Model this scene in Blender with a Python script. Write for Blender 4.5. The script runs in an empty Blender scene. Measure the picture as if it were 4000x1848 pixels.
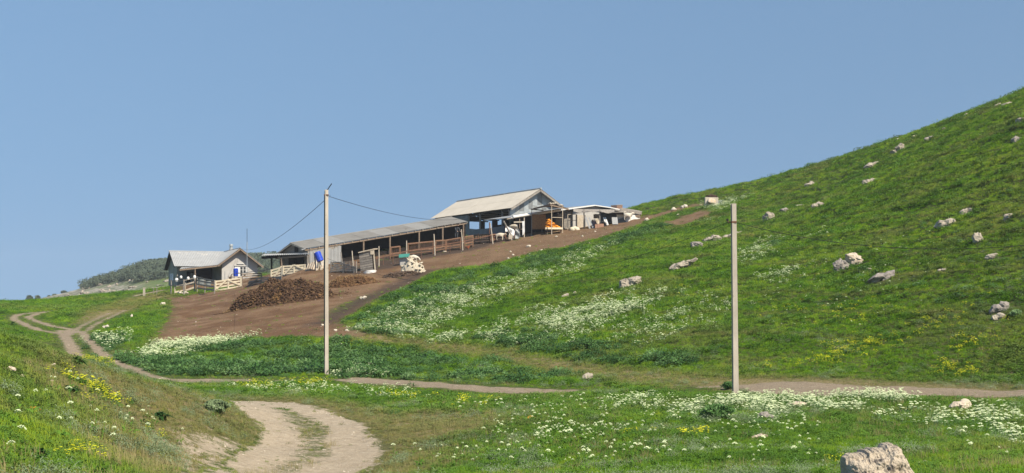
import bpy, bmesh, math, random
import numpy as np
from mathutils import Vector, Matrix
random.seed(7); rng = np.random.default_rng(11)
S = bpy.context.scene
C = S.collection
R = math.radians
# ------------------------------------------------------------------ camera, sky, sun, exposure
F = 4800.0; HZ = 1200.0; W0 = 4000.0; CZ = 3.0       # focal length in photo pixels, horizon row, eye height
cam_d = bpy.data.cameras.new('camera'); cam = bpy.data.objects.new('camera', cam_d); C.objects.link(cam)
cam.location = (0, 0, CZ); cam.rotation_euler = (R(90), 0, 0)
cam_d.sensor_width = 36.0; cam_d.lens = 36.0*F/W0; cam_d.shift_y = (HZ-924.0)/W0
cam_d.clip_start = 0.3; cam_d.clip_end = 6000
S.camera = cam
SUN_EL, SUN_H = 48.0, Vector((.74, -.67, 0)).normalized()
sun_dir = Vector((SUN_H.x*math.cos(R(SUN_EL)), SUN_H.y*math.cos(R(SUN_EL)), math.sin(R(SUN_EL))))
world = bpy.data.worlds.new('World'); S.world = world; world.use_nodes = True
nt = world.node_tree; nt.nodes.clear()
sky = nt.nodes.new('ShaderNodeTexSky'); sky.sky_type = 'NISHITA'; sky.sun_disc = False
sky.sun_elevation = R(SUN_EL); sky.sun_rotation = math.atan2(SUN_H.x, SUN_H.y)
sky.altitude = 300; sky.air_density = 1.0; sky.dust_density = .3; sky.ozone_density = 2.5
bg = nt.nodes.new('ShaderNodeBackground'); bg.inputs['Strength'].default_value = 0.067
wo = nt.nodes.new('ShaderNodeOutputWorld')
tc = nt.nodes.new('ShaderNodeTexCoord'); sx = nt.nodes.new('ShaderNodeSeparateXYZ'); cx = nt.nodes.new('ShaderNodeCombineXYZ'); mz = nt.nodes.new('ShaderNodeMath'); mz.operation = 'MULTIPLY_ADD'
mz.inputs[1].default_value = .22; mz.inputs[2].default_value = .185       # gentler gradient towards the horizon, as under light haze
nt.links.new(tc.outputs['Generated'], sx.inputs[0]); nt.links.new(sx.outputs[0], cx.inputs[0]); nt.links.new(sx.outputs[1], cx.inputs[1]); nt.links.new(sx.outputs[2], mz.inputs[0]); nt.links.new(mz.outputs[0], cx.inputs[2]); nt.links.new(cx.outputs[0], sky.inputs['Vector'])
tint = nt.nodes.new('ShaderNodeMix'); tint.data_type = 'RGBA'; tint.blend_type = 'MULTIPLY'; tint.inputs[0].default_value = 1.; tint.inputs[7].default_value = (1.0, 1.07, 1.08, 1)
nt.links.new(sky.outputs[0], tint.inputs[6]); nt.links.new(tint.outputs[2], bg.inputs['Color']); nt.links.new(bg.outputs[0], wo.inputs['Surface'])
sun_d = bpy.data.lights.new('sun', 'SUN'); sun_d.energy = 5.0; sun_d.angle = R(0.53); sun_d.color = (1.0, .90, .74)
sun = bpy.data.objects.new('sun', sun_d); C.objects.link(sun)
sun.rotation_euler = sun_dir.to_track_quat('Z', 'Y').to_euler(); sun.location = (40, -20, 60)
S.view_settings.view_transform = 'Standard'; S.view_settings.look = 'None'
S.view_settings.exposure = 0.66; S.view_settings.gamma = 1.0
S.render.engine = 'CYCLES'; S.cycles.max_bounces = 6; S.cycles.transparent_max_bounces = 8
S.cycles.use_denoising = True

# ------------------------------------------------------------------ terrain height function
def P(px, py, Y):
    return Vector(((px-2000)/F*Y, Y, CZ+(HZ-py)/F*Y))
CP = [ # control points of the ground: photo column, photo row, distance in metres
 # near rim (below the frame)
 (0,1848,11),(500,1848,16.5),(800,1848,22),(1100,1848,25),(1500,1848,24),(2000,1848,21.5),(2500,1848,20),(3000,1848,19),(3500,1848,18),(4000,1848,16),
 (0,1700,13.5),(300,1700,15.5),(500,1700,19),(0,1500,17.5),(250,1600,19),(250,1500,22),(0,1400,20),(150,1450,21.5),
 (0,1310,24.5),(150,1350,25.5),(300,1400,27),(450,1455,29),(600,1495,31),(750,1530,33),(880,1570,34.5),(600,1620,25),(700,1600,29),(450,1560,25),
 (950,1640,31),(880,1700,28),(700,1750,23.5),(800,1650,28.5),
 (1000,1750,29),(1100,1650,34),(1400,1800,27),(1250,1720,30.5),(900,1572,41),(1150,1580,39.5),(1400,1650,34.5),(1500,1750,29),
 (1700,1700,30),(2000,1650,32),(2000,1750,26.5),(2400,1650,30),(2400,1750,25),(2900,1620,31.5),(2900,1700,27),(3400,1640,29.5),(3400,1750,23),(3900,1650,28),(3900,1750,21.5),
 (1300,1530,46),(1900,1560,41),(2400,1560,39.5),(2870,1545,38.5),(3400,1545,37.5),(3990,1548,36),
 # valley track
 (700,1487,55),(1000,1487,55),(1400,1487,53),(1800,1505,49),(2150,1530,46),(2800,1512,43),(3200,1520,41),(3600,1520,40.5),(4000,1535,38.5),
 (1273,1462,55),(500,1425,62),(400,1385,68),(330,1320,80),(260,1298,88),(200,1330,78),(250,1370,70),(120,1290,88),(60,1245,103),(120,1222,112),(100,1330,70),(0,1250,98),
 # left field towards its crest
 (0,1214,122),(90,1198,130),(180,1181,138),(280,1165,142),(400,1150,146),(550,1136,150),(650,1129,152),
 (200,1220,118),(400,1200,118),(500,1250,98),(400,1300,84),(600,1340,75),(600,1200,115),(560,1420,64),
 # dirt yard
 (700,1160,136),(730,1145,139),(850,1138,138),(950,1120,137.5),(1040,1100,129),(1110,1090,124),(1000,1078,160),(1040,1074,150),(1075,1066,140),(760,1110,149),(870,1098,150),(1000,1085,150),
 (760,1250,100),(760,1340,77),(1000,1310,76),(1000,1200,96),(1250,1300,73),(1250,1200,90),(1300,1115,106),(1400,1085,110),(1500,1160,92),(1200,1400,64),(1600,1400,64),(1450,1300,70),
 (1180,1060,118),(1199,1043,122.6),(1300,1045,119),(1400,1040,119.5),(1478,1003,127.6),(1500,1030,120.5),(1560,1020,120),(1600,1063,111),(1663,969,131.2),(1640,1005,123),(1750,975,129),(1872,937,136),(1870,962,130),(1980,945,133),

 (1230,1020,136),(1450,985,138),(1650,950,143),(1850,922,153),(1920,920,146),(1990,915,144),
 (2100,915,134),(2200,905,135),(2300,893,136),(2400,875,138),(2500,852,140),(2100,890,150),(2400,850,155),
 # slope below yard
 (1650,1120,99),(1650,1250,79),(1900,1060,104),(1900,1200,83),(1900,1330,68),(2150,1000,106),(2150,1150,84),(2150,1300,67),(2150,1430,57),(1900,1450,56),
 (2400,930,112),(2400,1050,88),(2400,1200,72),(2400,1350,60),(2400,1450,53),(2600,870,122),(2650,950,98),(2650,1100,76),(2650,1300,60),(2650,1450,50),
 # hill
 (2780,795,138),(2900,775,136),(2900,900,104),(2900,1050,76),(2900,1200,64),(2900,1350,54),(2900,1460,48),
 (3200,1480,45),(3200,1300,53),(3200,1100,66),(3200,900,90),(3200,780,112),
 (3500,1480,44),(3500,1300,50),(3500,1100,59),(3500,900,74),(3500,700,94),
 (3800,1480,43),(3800,1300,47),(3800,1100,54),(3800,900,64),(3800,700,78),(3800,550,92),
 (4000,1480,42),(4000,1250,47),(4000,1050,53),(4000,850,61),(4000,650,73),(4000,480,86),
 (4300,1450,40),(4300,1100,49),(4300,800,59),(4300,500,75),(4300,300,90),
]
SKY = [(2434,812,152),(2500,794,151),(2561,779,150),(2645,760,148),(2770,742,146),(2860,722,144),(2951,700,142),(3080,667,138),(3200,633,135),(3320,594,131),(3442,552,128),(3593,504,124),(3680,471,121),(3770,436,118),(3880,395,114),(4000,350,110),(4300,225,105)]
pts = [P(*c) for c in CP]
pts += [P(px, py+9, Y) for px, py, Y in SKY]
for px, py, Y in SKY:                      # beyond the crest the hill levels out and falls
    q = P(px, py+9, Y)
    pts.append(Vector((q.x*1.1, q.y+14, q.z+.35))); pts.append(Vector((q.x*1.3, q.y+48, q.z-1.0)))
pts += [Vector(v) for v in [(0,-20,1.0),(0,0,1.35),(-3,6,1.4),(6,5,1.2),(-20,-20,1.2),(20,-20,1.0),(-9,8,1.5),(10,10,1.0),(-25,15,2.2),(30,14,1.5),(-30,40,1.0),(-45,60,1.2),(60,30,6),
    (-60,90,3.0),(-85,130,4.2),(-110,160,4.5),(-40,172,4.2),(-70,172,1.4),(-60,172,2.4),(-26,182,5.4),(0,185,8.5),(20,190,13),(60,240,20),(0,240,6),(-60,240,-6),(-120,230,-5),(100,60,26),(110,120,34)]]
PX = np.array([[p.x, p.y] for p in pts]); PZ = np.array([p.z for p in pts])
def warp(xy):                              # equalise spacing: log polar about the viewer
    x, y = xy[:, 0], xy[:, 1]; r = np.sqrt(x*x+y*y)+14
    return np.stack([x/r*2.2, np.log(r)*1.6*np.ones_like(x) + 0*y, np.where(y < 0, y/r, 0)], 1)[:, :3]
def tps(r): return r
def rbf_fit(A, z, lam):
    D = np.linalg.norm(A[:, None]-A[None], axis=2); n = len(A)
    K = np.sqrt(D*D+.02**2); Pm = np.c_[np.ones(n), A[:, :2]]
    M = np.block([[K+lam*-np.eye(n), Pm], [Pm.T, np.zeros((3, 3))]])
    s = np.linalg.solve(M, np.r_[z, 0, 0, 0]); return s[:n], s[n:]
AW = warp(PX); wv, cv = rbf_fit(AW, PZ, .012)
def near_z(xy):
    B = warp(xy); out = np.empty(len(B))
    for i in range(0, len(B), 20000):
        b = B[i:i+20000]; D = np.sqrt(((b[:, None]-AW[None])**2).sum(2)+.02**2)
        out[i:i+20000] = D@wv + cv[0] + b[:, 0]*cv[1] + b[:, 1]*cv[2]
    return out
# smooth value noise
_perm = rng.random((256, 256))
def vnoise(x, y):
    xi = np.floor(x).astype(int); yi = np.floor(y).astype(int); fx = x-xi; fy = y-yi
    fx = fx*fx*(3-2*fx); fy = fy*fy*(3-2*fy)
    g = lambda a, b: _perm[a % 256, b % 256]
    return (g(xi, yi)*(1-fx)+g(xi+1, yi)*fx)*(1-fy)+(g(xi, yi+1)*(1-fx)+g(xi+1, yi+1)*fx)*fy
def fbm(x, y, o=4):
    s = 0; a = .5; t = 0
    for k in range(o): s = s+a*vnoise(x*2**k+17*k, y*2**k+5*k); t += a; a *= .5
    return s/t
def sstep(a, b, t): t = np.clip((t-a)/(b-a), 0, 1); return t*t*(3-2*t)
FARC = np.array([(-1200, 1199), (-600,1199),(33,1197),(110,1181),(180,1163),(268,1145),(360,1117),(437,1098),(513,1072),(579,1050),(650,1042),(800,1032),(1000,1022),(1100,1020),(1300,1010),(1600,1040),(2000,1120),(3000,1180),(6000,1199)], float)
def far_z(x, y):
    r = np.maximum(y, 1.0); px = 2000+x/r*F
    top = np.interp(px, FARC[:, 0], FARC[:, 1])
    crest = CZ+(HZ-top)/F*430                                # height of the far ridge, 430 m away
    base = -6.0
    up = sstep(235, 430, y); dn = 1-sstep(445, 800, y)
    h = base + (crest-base)*up*dn
    h = h + (fbm(x*.03, y*.03, 3)-.5)*3*up*dn
    return h - 16*sstep(600, 1000, y)
def height(x, y):
    x = np.asarray(x, float); y = np.asarray(y, float); sh = x.shape
    xy = np.stack([x.ravel(), y.ravel()], 1)
    xc = np.clip(xy, [-170, -60], [170, 270])
    z = near_z(xc).reshape(sh)
    z = z + (fbm(x*.5, y*.5, 3)-.5)*.16*sstep(4, 40, y) + (fbm(x*2.1+9, y*2.1, 2)-.5)*.05
    hill = sstep(-5, 20, x)*sstep(44, 60, y)*(1-sstep(150, 190, y))
    z = z + hill*((fbm(x*1.6+4, y*1.3, 2)-.5)*(.22+.20*sstep(14, 26, x)) + .035*np.sin(z*6.5+4*fbm(x*.15, y*.15, 2)))
    w = sstep(195, 260, y)
    return z*(1-w)+far_z(x, y)*w
# cached grid for ray casting
GX = np.arange(-150, 150.01, .5); GY = np.arange(-30, 262, .5)
GH = height(*np.meshgrid(GX, GY))
def T(x, y):
    fx = min(max((x+150)/.5, 0), len(GX)-2.001); fy = min(max((y+30)/.5, 0), len(GY)-2.001)
    i = int(fx); j = int(fy); a = fx-i; b = fy-j
    return float(GH[j, i]*(1-a)*(1-b)+GH[j, i+1]*a*(1-b)+GH[j+1, i]*(1-a)*b+GH[j+1, i+1]*a*b)
def G(px, py, y0=9.0, y1=230.0):
    """the point of the ground that the photo shows at (px, py)"""
    u = (px-2000)/F; v = (HZ-py)/F; y = y0; prev = y0
    while y < y1:
        if T(u*y, y) >= CZ+v*y:
            a, b = prev, y
            for _ in range(12):
                m = (a+b)/2
                if T(u*m, m) >= CZ+v*m: b = m
                else: a = m
            return Vector((u*b, b, T(u*b, b)))
        prev = y; y += .12+.004*y
    return Vector((u*y1, y1, T(u*y1, y1)))
# ------------------------------------------------------------------ ground masks: outlines on the ground, in metres
def gp(*pp): return np.array([G(px, py).xy[:] for px, py in pp])
def sd_poly(pg, x, y):
    d = np.full(x.shape, 1e9); ins = np.zeros(x.shape, bool); n = len(pg)
    for i in range(n):
        ax, ay = pg[i]; bx, by = pg[(i+1) % n]; ex, ey = bx-ax, by-ay
        t = np.clip(((x-ax)*ex+(y-ay)*ey)/(ex*ex+ey*ey+1e-9), 0, 1)
        d = np.minimum(d, (x-ax-t*ex)**2+(y-ay-t*ey)**2)
        c = ((ay > y) != (by > y)); c &= x < (bx-ax)*(y-ay)/((by-ay) if by != ay else 1e-9)+ax; ins ^= c
    d = np.sqrt(d); return np.where(ins, d, -d)
def sd_line(pl, w, x, y):
    d = np.full(x.shape, 1e9)
    for i in range(len(pl)-1):
        ax, ay = pl[i]; bx, by = pl[i+1]; ex, ey = bx-ax, by-ay
        t = np.clip(((x-ax)*ex+(y-ay)*ey)/(ex*ex+ey*ey+1e-9), 0, 1)
        d = np.minimum(d, (x-ax-t*ex)**2+(y-ay-t*ey)**2)
    return w-np.sqrt(d)
ROAD = [(882,1566),(940,1566),(1000,1567),(1130,1573),(1270,1600),(1400,1650),(1480,1718),(1492,1760),(1480,1800),(1420,1848),(1330,1960),(650,1960),(795,1848),(880,1800),(1000,1738),(1022,1685),(1008,1650),(950,1610),(905,1580)]
MEDIAN = [(1090,1592),(1160,1612),(1235,1650),(1285,1690),(1290,1740),(1262,1780),(1190,1820),(1120,1848),(1040,1890),(960,1890),(1050,1848),(1130,1808),(1180,1770),(1195,1725),(1170,1670),(1120,1625),(1075,1598)]
SANDY = [(600,1735),(760,1700),(860,1700),(950,1745),(870,1800),(760,1848),(640,1848),(700,1790)]
DIRT = [(585,1352),(640,1270),(672,1200),(655,1165),(760,1150),(900,1125),(960,1100),(1040,1075),(1110,1050),(1180,1035),(1500,990),(1700,950),(1840,925),(1990,905),(2200,890),(2330,872),(2440,855),(2530,842),
        (2600,826),(2680,806),(2750,792),(2765,797),(2690,815),(2610,836),(2570,852),(2480,885),(2400,915),(2300,945),(2200,968),(2100,985),(2010,1005),(1950,1030),(1850,1040),(1750,1052),(1690,1062),
        (1640,1090),(1560,1130),(1440,1185),(1340,1240),(1330,1262),(1390,1290),(1420,1312),(1340,1318),(1200,1315),(1000,1318),(900,1330),(760,1345),(680,1362)]
DUNG = [(1288,1068),(1400,1035),(1480,1005),(1600,975),(1750,945),(1900,925),(1995,918),(2000,932),(1900,965),(1820,985),(1700,1003),(1600,1020),(1540,1045),(1460,1058),(1400,1078)]
YARD = [(690,1143),(760,1134),(850,1124),(960,1104),(1030,1088),(1000,1076),(860,1100),(700,1118)]
UPATCH = [(2600,872),(2660,846),(2740,822),(2790,828),(2720,862),(2650,884)]
TPOLY = [[(2800,1512),(2870,1505),(3000,1494),(3120,1491),(3300,1501),(3500,1509),(3700,1517),(4000,1521),(4200,1524),(4200,1552),(4000,1549),(3700,1546),(3500,1542),(3350,1549),(3150,1547),(2990,1537),(2900,1524)],
         [(690,1480),(830,1480),(970,1480),(970,1490),(830,1494),(690,1495)], [(1380,1481),(1500,1483),(1650,1491),(1850,1508),(2000,1516),(2170,1521),(2160,1536),(2000,1538),(1850,1529),(1700,1515),(1500,1499),(1400,1490)]]
GREENTONGUE = [(1290,1215),(1350,1185),(1430,1160),(1500,1135),(1480,1155),(1400,1190),(1330,1225),(1285,1240)]
DARKTRACK = [(1255,1262),(1330,1225),(1420,1175),(1500,1140),(1600,1090),(1660,1060)]
DRY = [[(150,1460),(300,1420),(600,1510),(760,1540),(900,1590),(950,1640),(880,1700),(700,1760),(560,1700),(420,1600),(250,1540)],
       [(1480,1650),(1600,1620),(1900,1610),(1880,1680),(1700,1720),(1720,1790),(1640,1848),(1500,1848),(1530,1760)],
       [(1330,1285),(1420,1300),(1600,1322),(1880,1350),(2100,1395),(2350,1428),(2600,1455),(2780,1475),(3000,1475),(3400,1490),(3900,1510),(3990,1525),(3600,1515),(3100,1498),(2800,1510),(2500,1505),(2230,1462),(2050,1425),(1850,1385),(1600,1350),(1380,1330)],
       [(880,1555),(1200,1555),(1450,1600),(1600,1640),(1540,1700),(1400,1640),(1270,1595),(1000,1563)],
       [(330,1215),(480,1170),(640,1145),(680,1160),(560,1195),(420,1235),(300,1265)],
       [(650,1790),(760,1700),(560,1640),(420,1700),(450,1800),(600,1848)]]
LUSH = [[(380,1392),(560,1412),(760,1372),(1000,1332),(1250,1325),(1380,1335),(1600,1362),(1850,1398),(2050,1430),(2250,1455),(2200,1495),(1800,1490),(1500,1475),(1300,1462),(900,1465),(700,1468),(560,1452)],
        [(1365,1285),(1450,1210),(1640,1105),(1750,1070),(1900,1055),(2050,1010),(2250,970),(2400,930),(2500,900),(2580,875),(2640,880),(2560,915),(2400,965),(2200,1020),(2050,1060),(1850,1120),(1700,1200),(1640,1290),(1600,1320),(1450,1305)],
        [(1850,1325),(1950,1290),(2150,1330),(2350,1345),(2550,1385),(2750,1415),(2740,1440),(2400,1425),(2150,1395),(2000,1375),(1850,1350)],
        [(345,1345),(380,1312),(470,1308),(495,1325),(450,1362),(390,1380)]]
TRACKS = [([(700,1487),(820,1486),(960,1487)], .45), ([(1400,1487),(1520,1492),(1700,1503),(1850,1515),(2000,1524),(2160,1531)], .95), ([(960,1487),(1180,1487),(1400,1487)], .12),
          ([(2770,1512),(2900,1510),(2960,1512)], .5), ([(2930,1514),(3030,1518),(3300,1526),(3600,1531),(4000,1536),(4300,1540)], 1.0), ([(2990,1508),(3150,1508),(3300,1520)], .7),
          ([(700,1487),(640,1480),(590,1467),(520,1440),(450,1412),(395,1378),(350,1335),(322,1300),(290,1290),(240,1280),(190,1270),(150,1258),(120,1246),(112,1236),(150,1224),(190,1216)], .32),
          ([(300,1405),(285,1370),(268,1335),(252,1308)], .4),
          ([(300,1398),(285,1365),(262,1330),(245,1305),(200,1298),(150,1290),(100,1270),(62,1253),(52,1240),(75,1228),(130,1222),(190,1216)], .34),
          ([(285,1300),(250,1292),(262,1308)], .5), ([(262,1300),(310,1280),(370,1250),(430,1222)], .17), ([(325,1298),(370,1268),(430,1240),(488,1212)], .17),
          ([(640,1132),(590,1143),(520,1158)], .3)]
gROAD, gMED, gSAND, gDIRT, gTONG = (gp(*q) for q in (ROAD, MEDIAN, SANDY, DIRT, GREENTONGUE))
gUP = gp(*UPATCH); gYD = gp(*YARD); gDG = gp(*DUNG); gTP = [gp(*q) for q in TPOLY]; gDT = gp(*DARKTRACK); gDRY = [gp(*q) for q in DRY]; gLUSH = [gp(*q) for q in LUSH]; gTR = [(gp(*q), w) for q, w in TRACKS]
def masks(x, y):
    """signed distances (metres, positive inside) of the bare or special kinds of ground"""
    x = np.asarray(x, float); y = np.asarray(y, float)
    m = {}
    m['road'] = sd_poly(gROAD, x, y); m['median'] = sd_poly(gMED, x, y); m['sandy'] = sd_poly(gSAND, x, y)
    m['dirt'] = np.maximum(np.minimum(sd_poly(gDIRT, x, y), -sd_poly(gTONG, x, y)), np.maximum(sd_poly(gUP, x, y), sd_poly(gYD, x, y)-.2)); m['dark'] = np.maximum(sd_line(gDT, .9, x, y), sd_poly(gDG, x, y))
    m['track'] = np.max([sd_line(g, w, x, y) for g, w in gTR]+[sd_poly(g, x, y) for g in gTP], 0)
    m['dry'] = np.max([sd_poly(g, x, y) for g in gDRY], 0); m['lush'] = np.max([sd_poly(g, x, y) for g in gLUSH], 0)
    return m

# ------------------------------------------------------------------ materials
def nd(nt, typ, **kw):
    n = nt.nodes.new(typ)
    for k, v in kw.items():
        if k.startswith('i_'): n.inputs[int(k[2:]) if k[2:].isdigit() else k[2:].replace('_', ' ')].default_value = v
        else: setattr(n, k, v)
    return n
def c4(c): return (c[0], c[1], c[2], 1)
def newmat(name):
    m = bpy.data.materials.new(name); m.use_nodes = True; nt = m.node_tree; nt.nodes.clear()
    o = nt.nodes.new('ShaderNodeOutputMaterial'); b = nt.nodes.new('ShaderNodeBsdfPrincipled')
    nt.links.new(b.outputs[0], o.inputs[0]); b.inputs['Specular IOR Level'].default_value = .25
    return m, nt, b, o
def noise(nt, vec, scale, detail=4, rough=.6, dist=0):
    n = nd(nt, 'ShaderNodeTexNoise'); n.inputs['Scale'].default_value = scale; n.inputs['Detail'].default_value = detail
    n.inputs['Roughness'].default_value = rough; n.inputs['Distortion'].default_value = dist; nt.links.new(vec, n.inputs['Vector']); return n.outputs['Fac']
def mixc(nt, fac, a, b):
    n = nd(nt, 'ShaderNodeMix', data_type='RGBA')
    for s, v in ((0, fac), (6, a), (7, b)):
        if isinstance(v, bpy.types.NodeSocket): nt.links.new(v, n.inputs[s])
        else: n.inputs[s].default_value = v if s == 0 else c4(v)
    return n.outputs[2]
def mrange(nt, v, a, b, c=0., d=1.):
    n = nd(nt, 'ShaderNodeMapRange'); nt.links.new(v, n.inputs[0])
    for i, q in zip((1, 2, 3, 4), (a, b, c, d)): n.inputs[i].default_value = q
    return n.outputs[0]
def math_(nt, op, a, b=0.):
    n = nd(nt, 'ShaderNodeMath', operation=op)
    for i, v in enumerate((a, b)):
        if isinstance(v, bpy.types.NodeSocket): nt.links.new(v, n.inputs[i])
        else: n.inputs[i].default_value = v
    return n.outputs[0]
def bump(nt, b, h, strength, dist=.05):
    n = nd(nt, 'ShaderNodeBump'); n.inputs['Strength'].default_value = strength; n.inputs['Distance'].default_value = dist
    nt.links.new(h, n.inputs['Height']); nt.links.new(n.outputs[0], b.inputs['Normal'])
def surf(name, c1, c2, scale=3., rough=.85, bmp=.3, bd=.02, stretch=(1, 1, 1), metal=0., c3=None, s3=1.2, t3=.62, spec=.25):
    """mottled surface of two colours, with an optional third in patches"""
    m, nt, b, o = newmat(name)
    tc = nd(nt, 'ShaderNodeTexCoord'); mp = nd(nt, 'ShaderNodeMapping'); mp.inputs['Scale'].default_value = stretch
    nt.links.new(tc.outputs['Object'], mp.inputs[0]); v = mp.outputs[0]
    n = noise(nt, v, scale, 5, .65); c = mixc(nt, mrange(nt, n, .35, .65), c1, c2)
    if c3: c = mixc(nt, mrange(nt, noise(nt, tc.outputs['Object'], s3, 5, .7), t3, t3+.08), c, c3)
    nt.links.new(c, b.inputs['Base Color']); b.inputs['Roughness'].default_value = rough; b.inputs['Metallic'].default_value = metal
    b.inputs['Specular IOR Level'].default_value = spec
    if bmp: bump(nt, b, noise(nt, v, scale*3, 5, .7), bmp, bd)
    return m
def leafmat(name, cols, dry=None, transl=.35, rough=.8, spec=.1, patch=.18):
    """leaves and blades: colour varies over the meadow, from plant to plant, and towards straw where the ground is dry"""
    m, nt, b, o = newmat(name)
    ge = nd(nt, 'ShaderNodeNewGeometry'); vm = nd(nt, 'ShaderNodeVectorMath', operation='ADD'); nt.links.new(ge.outputs['Normal'], vm.inputs[0]); vm.inputs[1].default_value = (0, 0, .6); vn = nd(nt, 'ShaderNodeVectorMath', operation='NORMALIZE'); nt.links.new(vm.outputs[0], vn.inputs[0]); nt.links.new(vn.outputs[0], b.inputs['Normal'])
    oi = nd(nt, 'ShaderNodeObjectInfo'); at = nd(nt, 'ShaderNodeAttribute', attribute_type='INSTANCER', attribute_name='tone')
    big = noise(nt, ge.outputs['Position'], patch, 4, .6)
    f = math_(nt, 'ADD', math_(nt, 'MULTIPLY', oi.outputs['Random'], .45), math_(nt, 'MULTIPLY', mrange(nt, big, .3, .7), .55))
    r = nd(nt, 'ShaderNodeValToRGB'); nt.links.new(f, r.inputs[0]); e = r.color_ramp.elements
    e[0].position = .12; e[0].color = c4(cols[0]); e[1].position = .85; e[1].color = c4(cols[-1])
    for i, c in enumerate(cols[1:-1]):
        q = e.new(.12+.73*(i+1)/(len(cols)-1)); q.color = c4(c)
    c = r.outputs[0]
    if dry: c = mixc(nt, at.outputs['Fac'], c, dry)
    nt.links.new(c, b.inputs['Base Color']); b.inputs['Roughness'].default_value = rough; b.inputs['Specular IOR Level'].default_value = spec
    tr = nd(nt, 'ShaderNodeBsdfTranslucent'); nt.links.new(c, tr.inputs[0])
    mx = nd(nt, 'ShaderNodeMixShader'); mx.inputs[0].default_value = transl
    nt.links.new(b.outputs[0], mx.inputs[1]); nt.links.new(tr.outputs[0], mx.inputs[2]); nt.links.new(mx.outputs[0], o.inputs[0])
    return m

# ------------------------------------------------------------------ mesh builder and naming helpers
class MB:
    def __init__(s): s.v = []; s.f = []; s.m = []; s.k = 0
    def add(s, vs, fs):
        o = len(s.v); s.v += [Vector(v) for v in vs]; s.f += [tuple(i+o for i in f) for f in fs]; s.m += [s.k]*len(fs); return s
    def hexa(s, a, b): # a, b: four-corner loops
        return s.add(list(a)+list(b), [(3,2,1,0),(4,5,6,7),(0,1,5,4),(1,2,6,5),(2,3,7,6),(3,0,4,7)])
    def box(s, c, sz, M=None):
        c = Vector(c); x, y, z = (q/2 for q in sz); M = M or Matrix.Identity(3)
        q = [c+M@Vector(v) for v in ((-x,-y,-z),(x,-y,-z),(x,y,-z),(-x,y,-z),(-x,-y,z),(x,-y,z),(x,y,z),(-x,y,z))]
        return s.hexa(q[:4], q[4:])
    def bar(s, p, q, w, h=None, up=(0,0,1)):
        p, q = Vector(p), Vector(q); d = (q-p).normalized(); h = h or w; up = Vector(up)
        if abs(d.dot(up)) > .98: up = Vector((1, 0, 0))
        a = d.cross(up).normalized()*w/2; b = a.cross(d).normalized()*h/2
        return s.hexa([p-a-b, p+a-b, p+a+b, p-a+b], [q-a-b, q+a-b, q+a+b, q-a+b])
    def tube(s, pts, r, n=8, cap=True):
        pts = [Vector(p) for p in pts]; rs = r if isinstance(r, (list, tuple)) else [r]*len(pts); vs = []; fs = []
        for i, p in enumerate(pts):
            d = (pts[min(i+1, len(pts)-1)]-pts[max(i-1, 0)]).normalized(); u = Vector((0, 0, 1)) if abs(d.z) < .9 else Vector((1, 0, 0))
            a = d.cross(u).normalized(); b = d.cross(a)
            vs += [p+(a*math.cos(t)+b*math.sin(t))*rs[i] for t in (2*math.pi*k/n for k in range(n))]
        for i in range(len(pts)-1):
            for k in range(n): fs.append((i*n+k, i*n+(k+1) % n, (i+1)*n+(k+1) % n, (i+1)*n+k))
        if cap: fs += [tuple(range(n))[::-1], tuple(range((len(pts)-1)*n, len(pts)*n))]
        return s.add(vs, fs)
    def prism(s, loop, vec): # closed outline extruded by vec
        n = len(loop); a = [Vector(p) for p in loop]; b = [p+Vector(vec) for p in a]
        return s.add(a+b, [tuple(range(n))[::-1], tuple(range(n, 2*n))]+[(i, (i+1) % n, n+(i+1) % n, n+i) for i in range(n)])
    def corr(s, a, b, c, d, n, amp=.03, rows=1, th=.012):
        """corrugated sheet a-b along the top, d-c along the bottom, waves run down"""
        a, b, c, d = map(Vector, (a, b, c, d)); N = n*6; nr = (b-a).cross(d-a).normalized()
        if nr.z < 0 and abs(nr.z) > .1: nr = -nr
        for q in range(rows):
            t0, t1 = q/rows, (q+1)/rows; t1 = min(1, t1+.015); lift = .012*(rows-q)
            vs = []; fs = []
            for j, t in enumerate((t0, t1)):
                for sd in (1, -1):
                    for i in range(N+1):
                        u = i/N; p = a.lerp(b, u).lerp(d.lerp(c, u), t)
                        vs.append(p+nr*(amp*math.sin(2*math.pi*u*n)+lift*(1-t*.0)+sd*th/2))
            L = N+1
            for i in range(N):
                fs += [(i, i+1, 2*L+i+1, 2*L+i), (L+i+1, L+i, 3*L+i, 3*L+i+1), (2*L+i, 2*L+i+1, 3*L+i+1, 3*L+i), (L+i, L+i+1, i+1, i)]
            fs += [(0, 2*L, 3*L, L), (N, L+N, 3*L+N, 2*L+N)]
            s.add(vs, fs)
        return s
    def build(s, name, mat, parent=None, smooth=False, M=None):
        me = bpy.data.meshes.new(name); off = parent.matrix_basis.translation.copy() if parent is not None else Vector((0, 0, 0))
        pp = parent
        while pp is not None and pp.parent is not None: pp = pp.parent; off += pp.matrix_basis.translation
        vs = [(M@v if M else v)-off for v in s.v]
        o = bpy.data.objects.new(name, me)
        if parent is None and vs:
            c = sum(vs, Vector())/len(vs); zz = min(v.z for v in vs); c.z = zz; vs = [v-c for v in vs]; o.location = c
        me.from_pydata([v[:] for v in vs], [], s.f); me.validate()
        for q in (mat if isinstance(mat, (list, tuple)) else [mat]): me.materials.append(q)
        if len(me.polygons) == len(s.m): me.polygons.foreach_set('material_index', s.m)
        bm = bmesh.new(); bm.from_mesh(me); bmesh.ops.recalc_face_normals(bm, faces=bm.faces); bm.to_mesh(me); bm.free()
        if smooth: me.polygons.foreach_set('use_smooth', [True]*len(me.polygons))
        C.objects.link(o)
        if parent is not None: o.parent = parent
        return o
def tag(o, label=None, cat=None, group=None, kind=None):
    if label: o['label'] = label
    if cat: o['category'] = cat
    if group: o['group'] = group
    if kind: o['kind'] = kind
    return o
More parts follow.
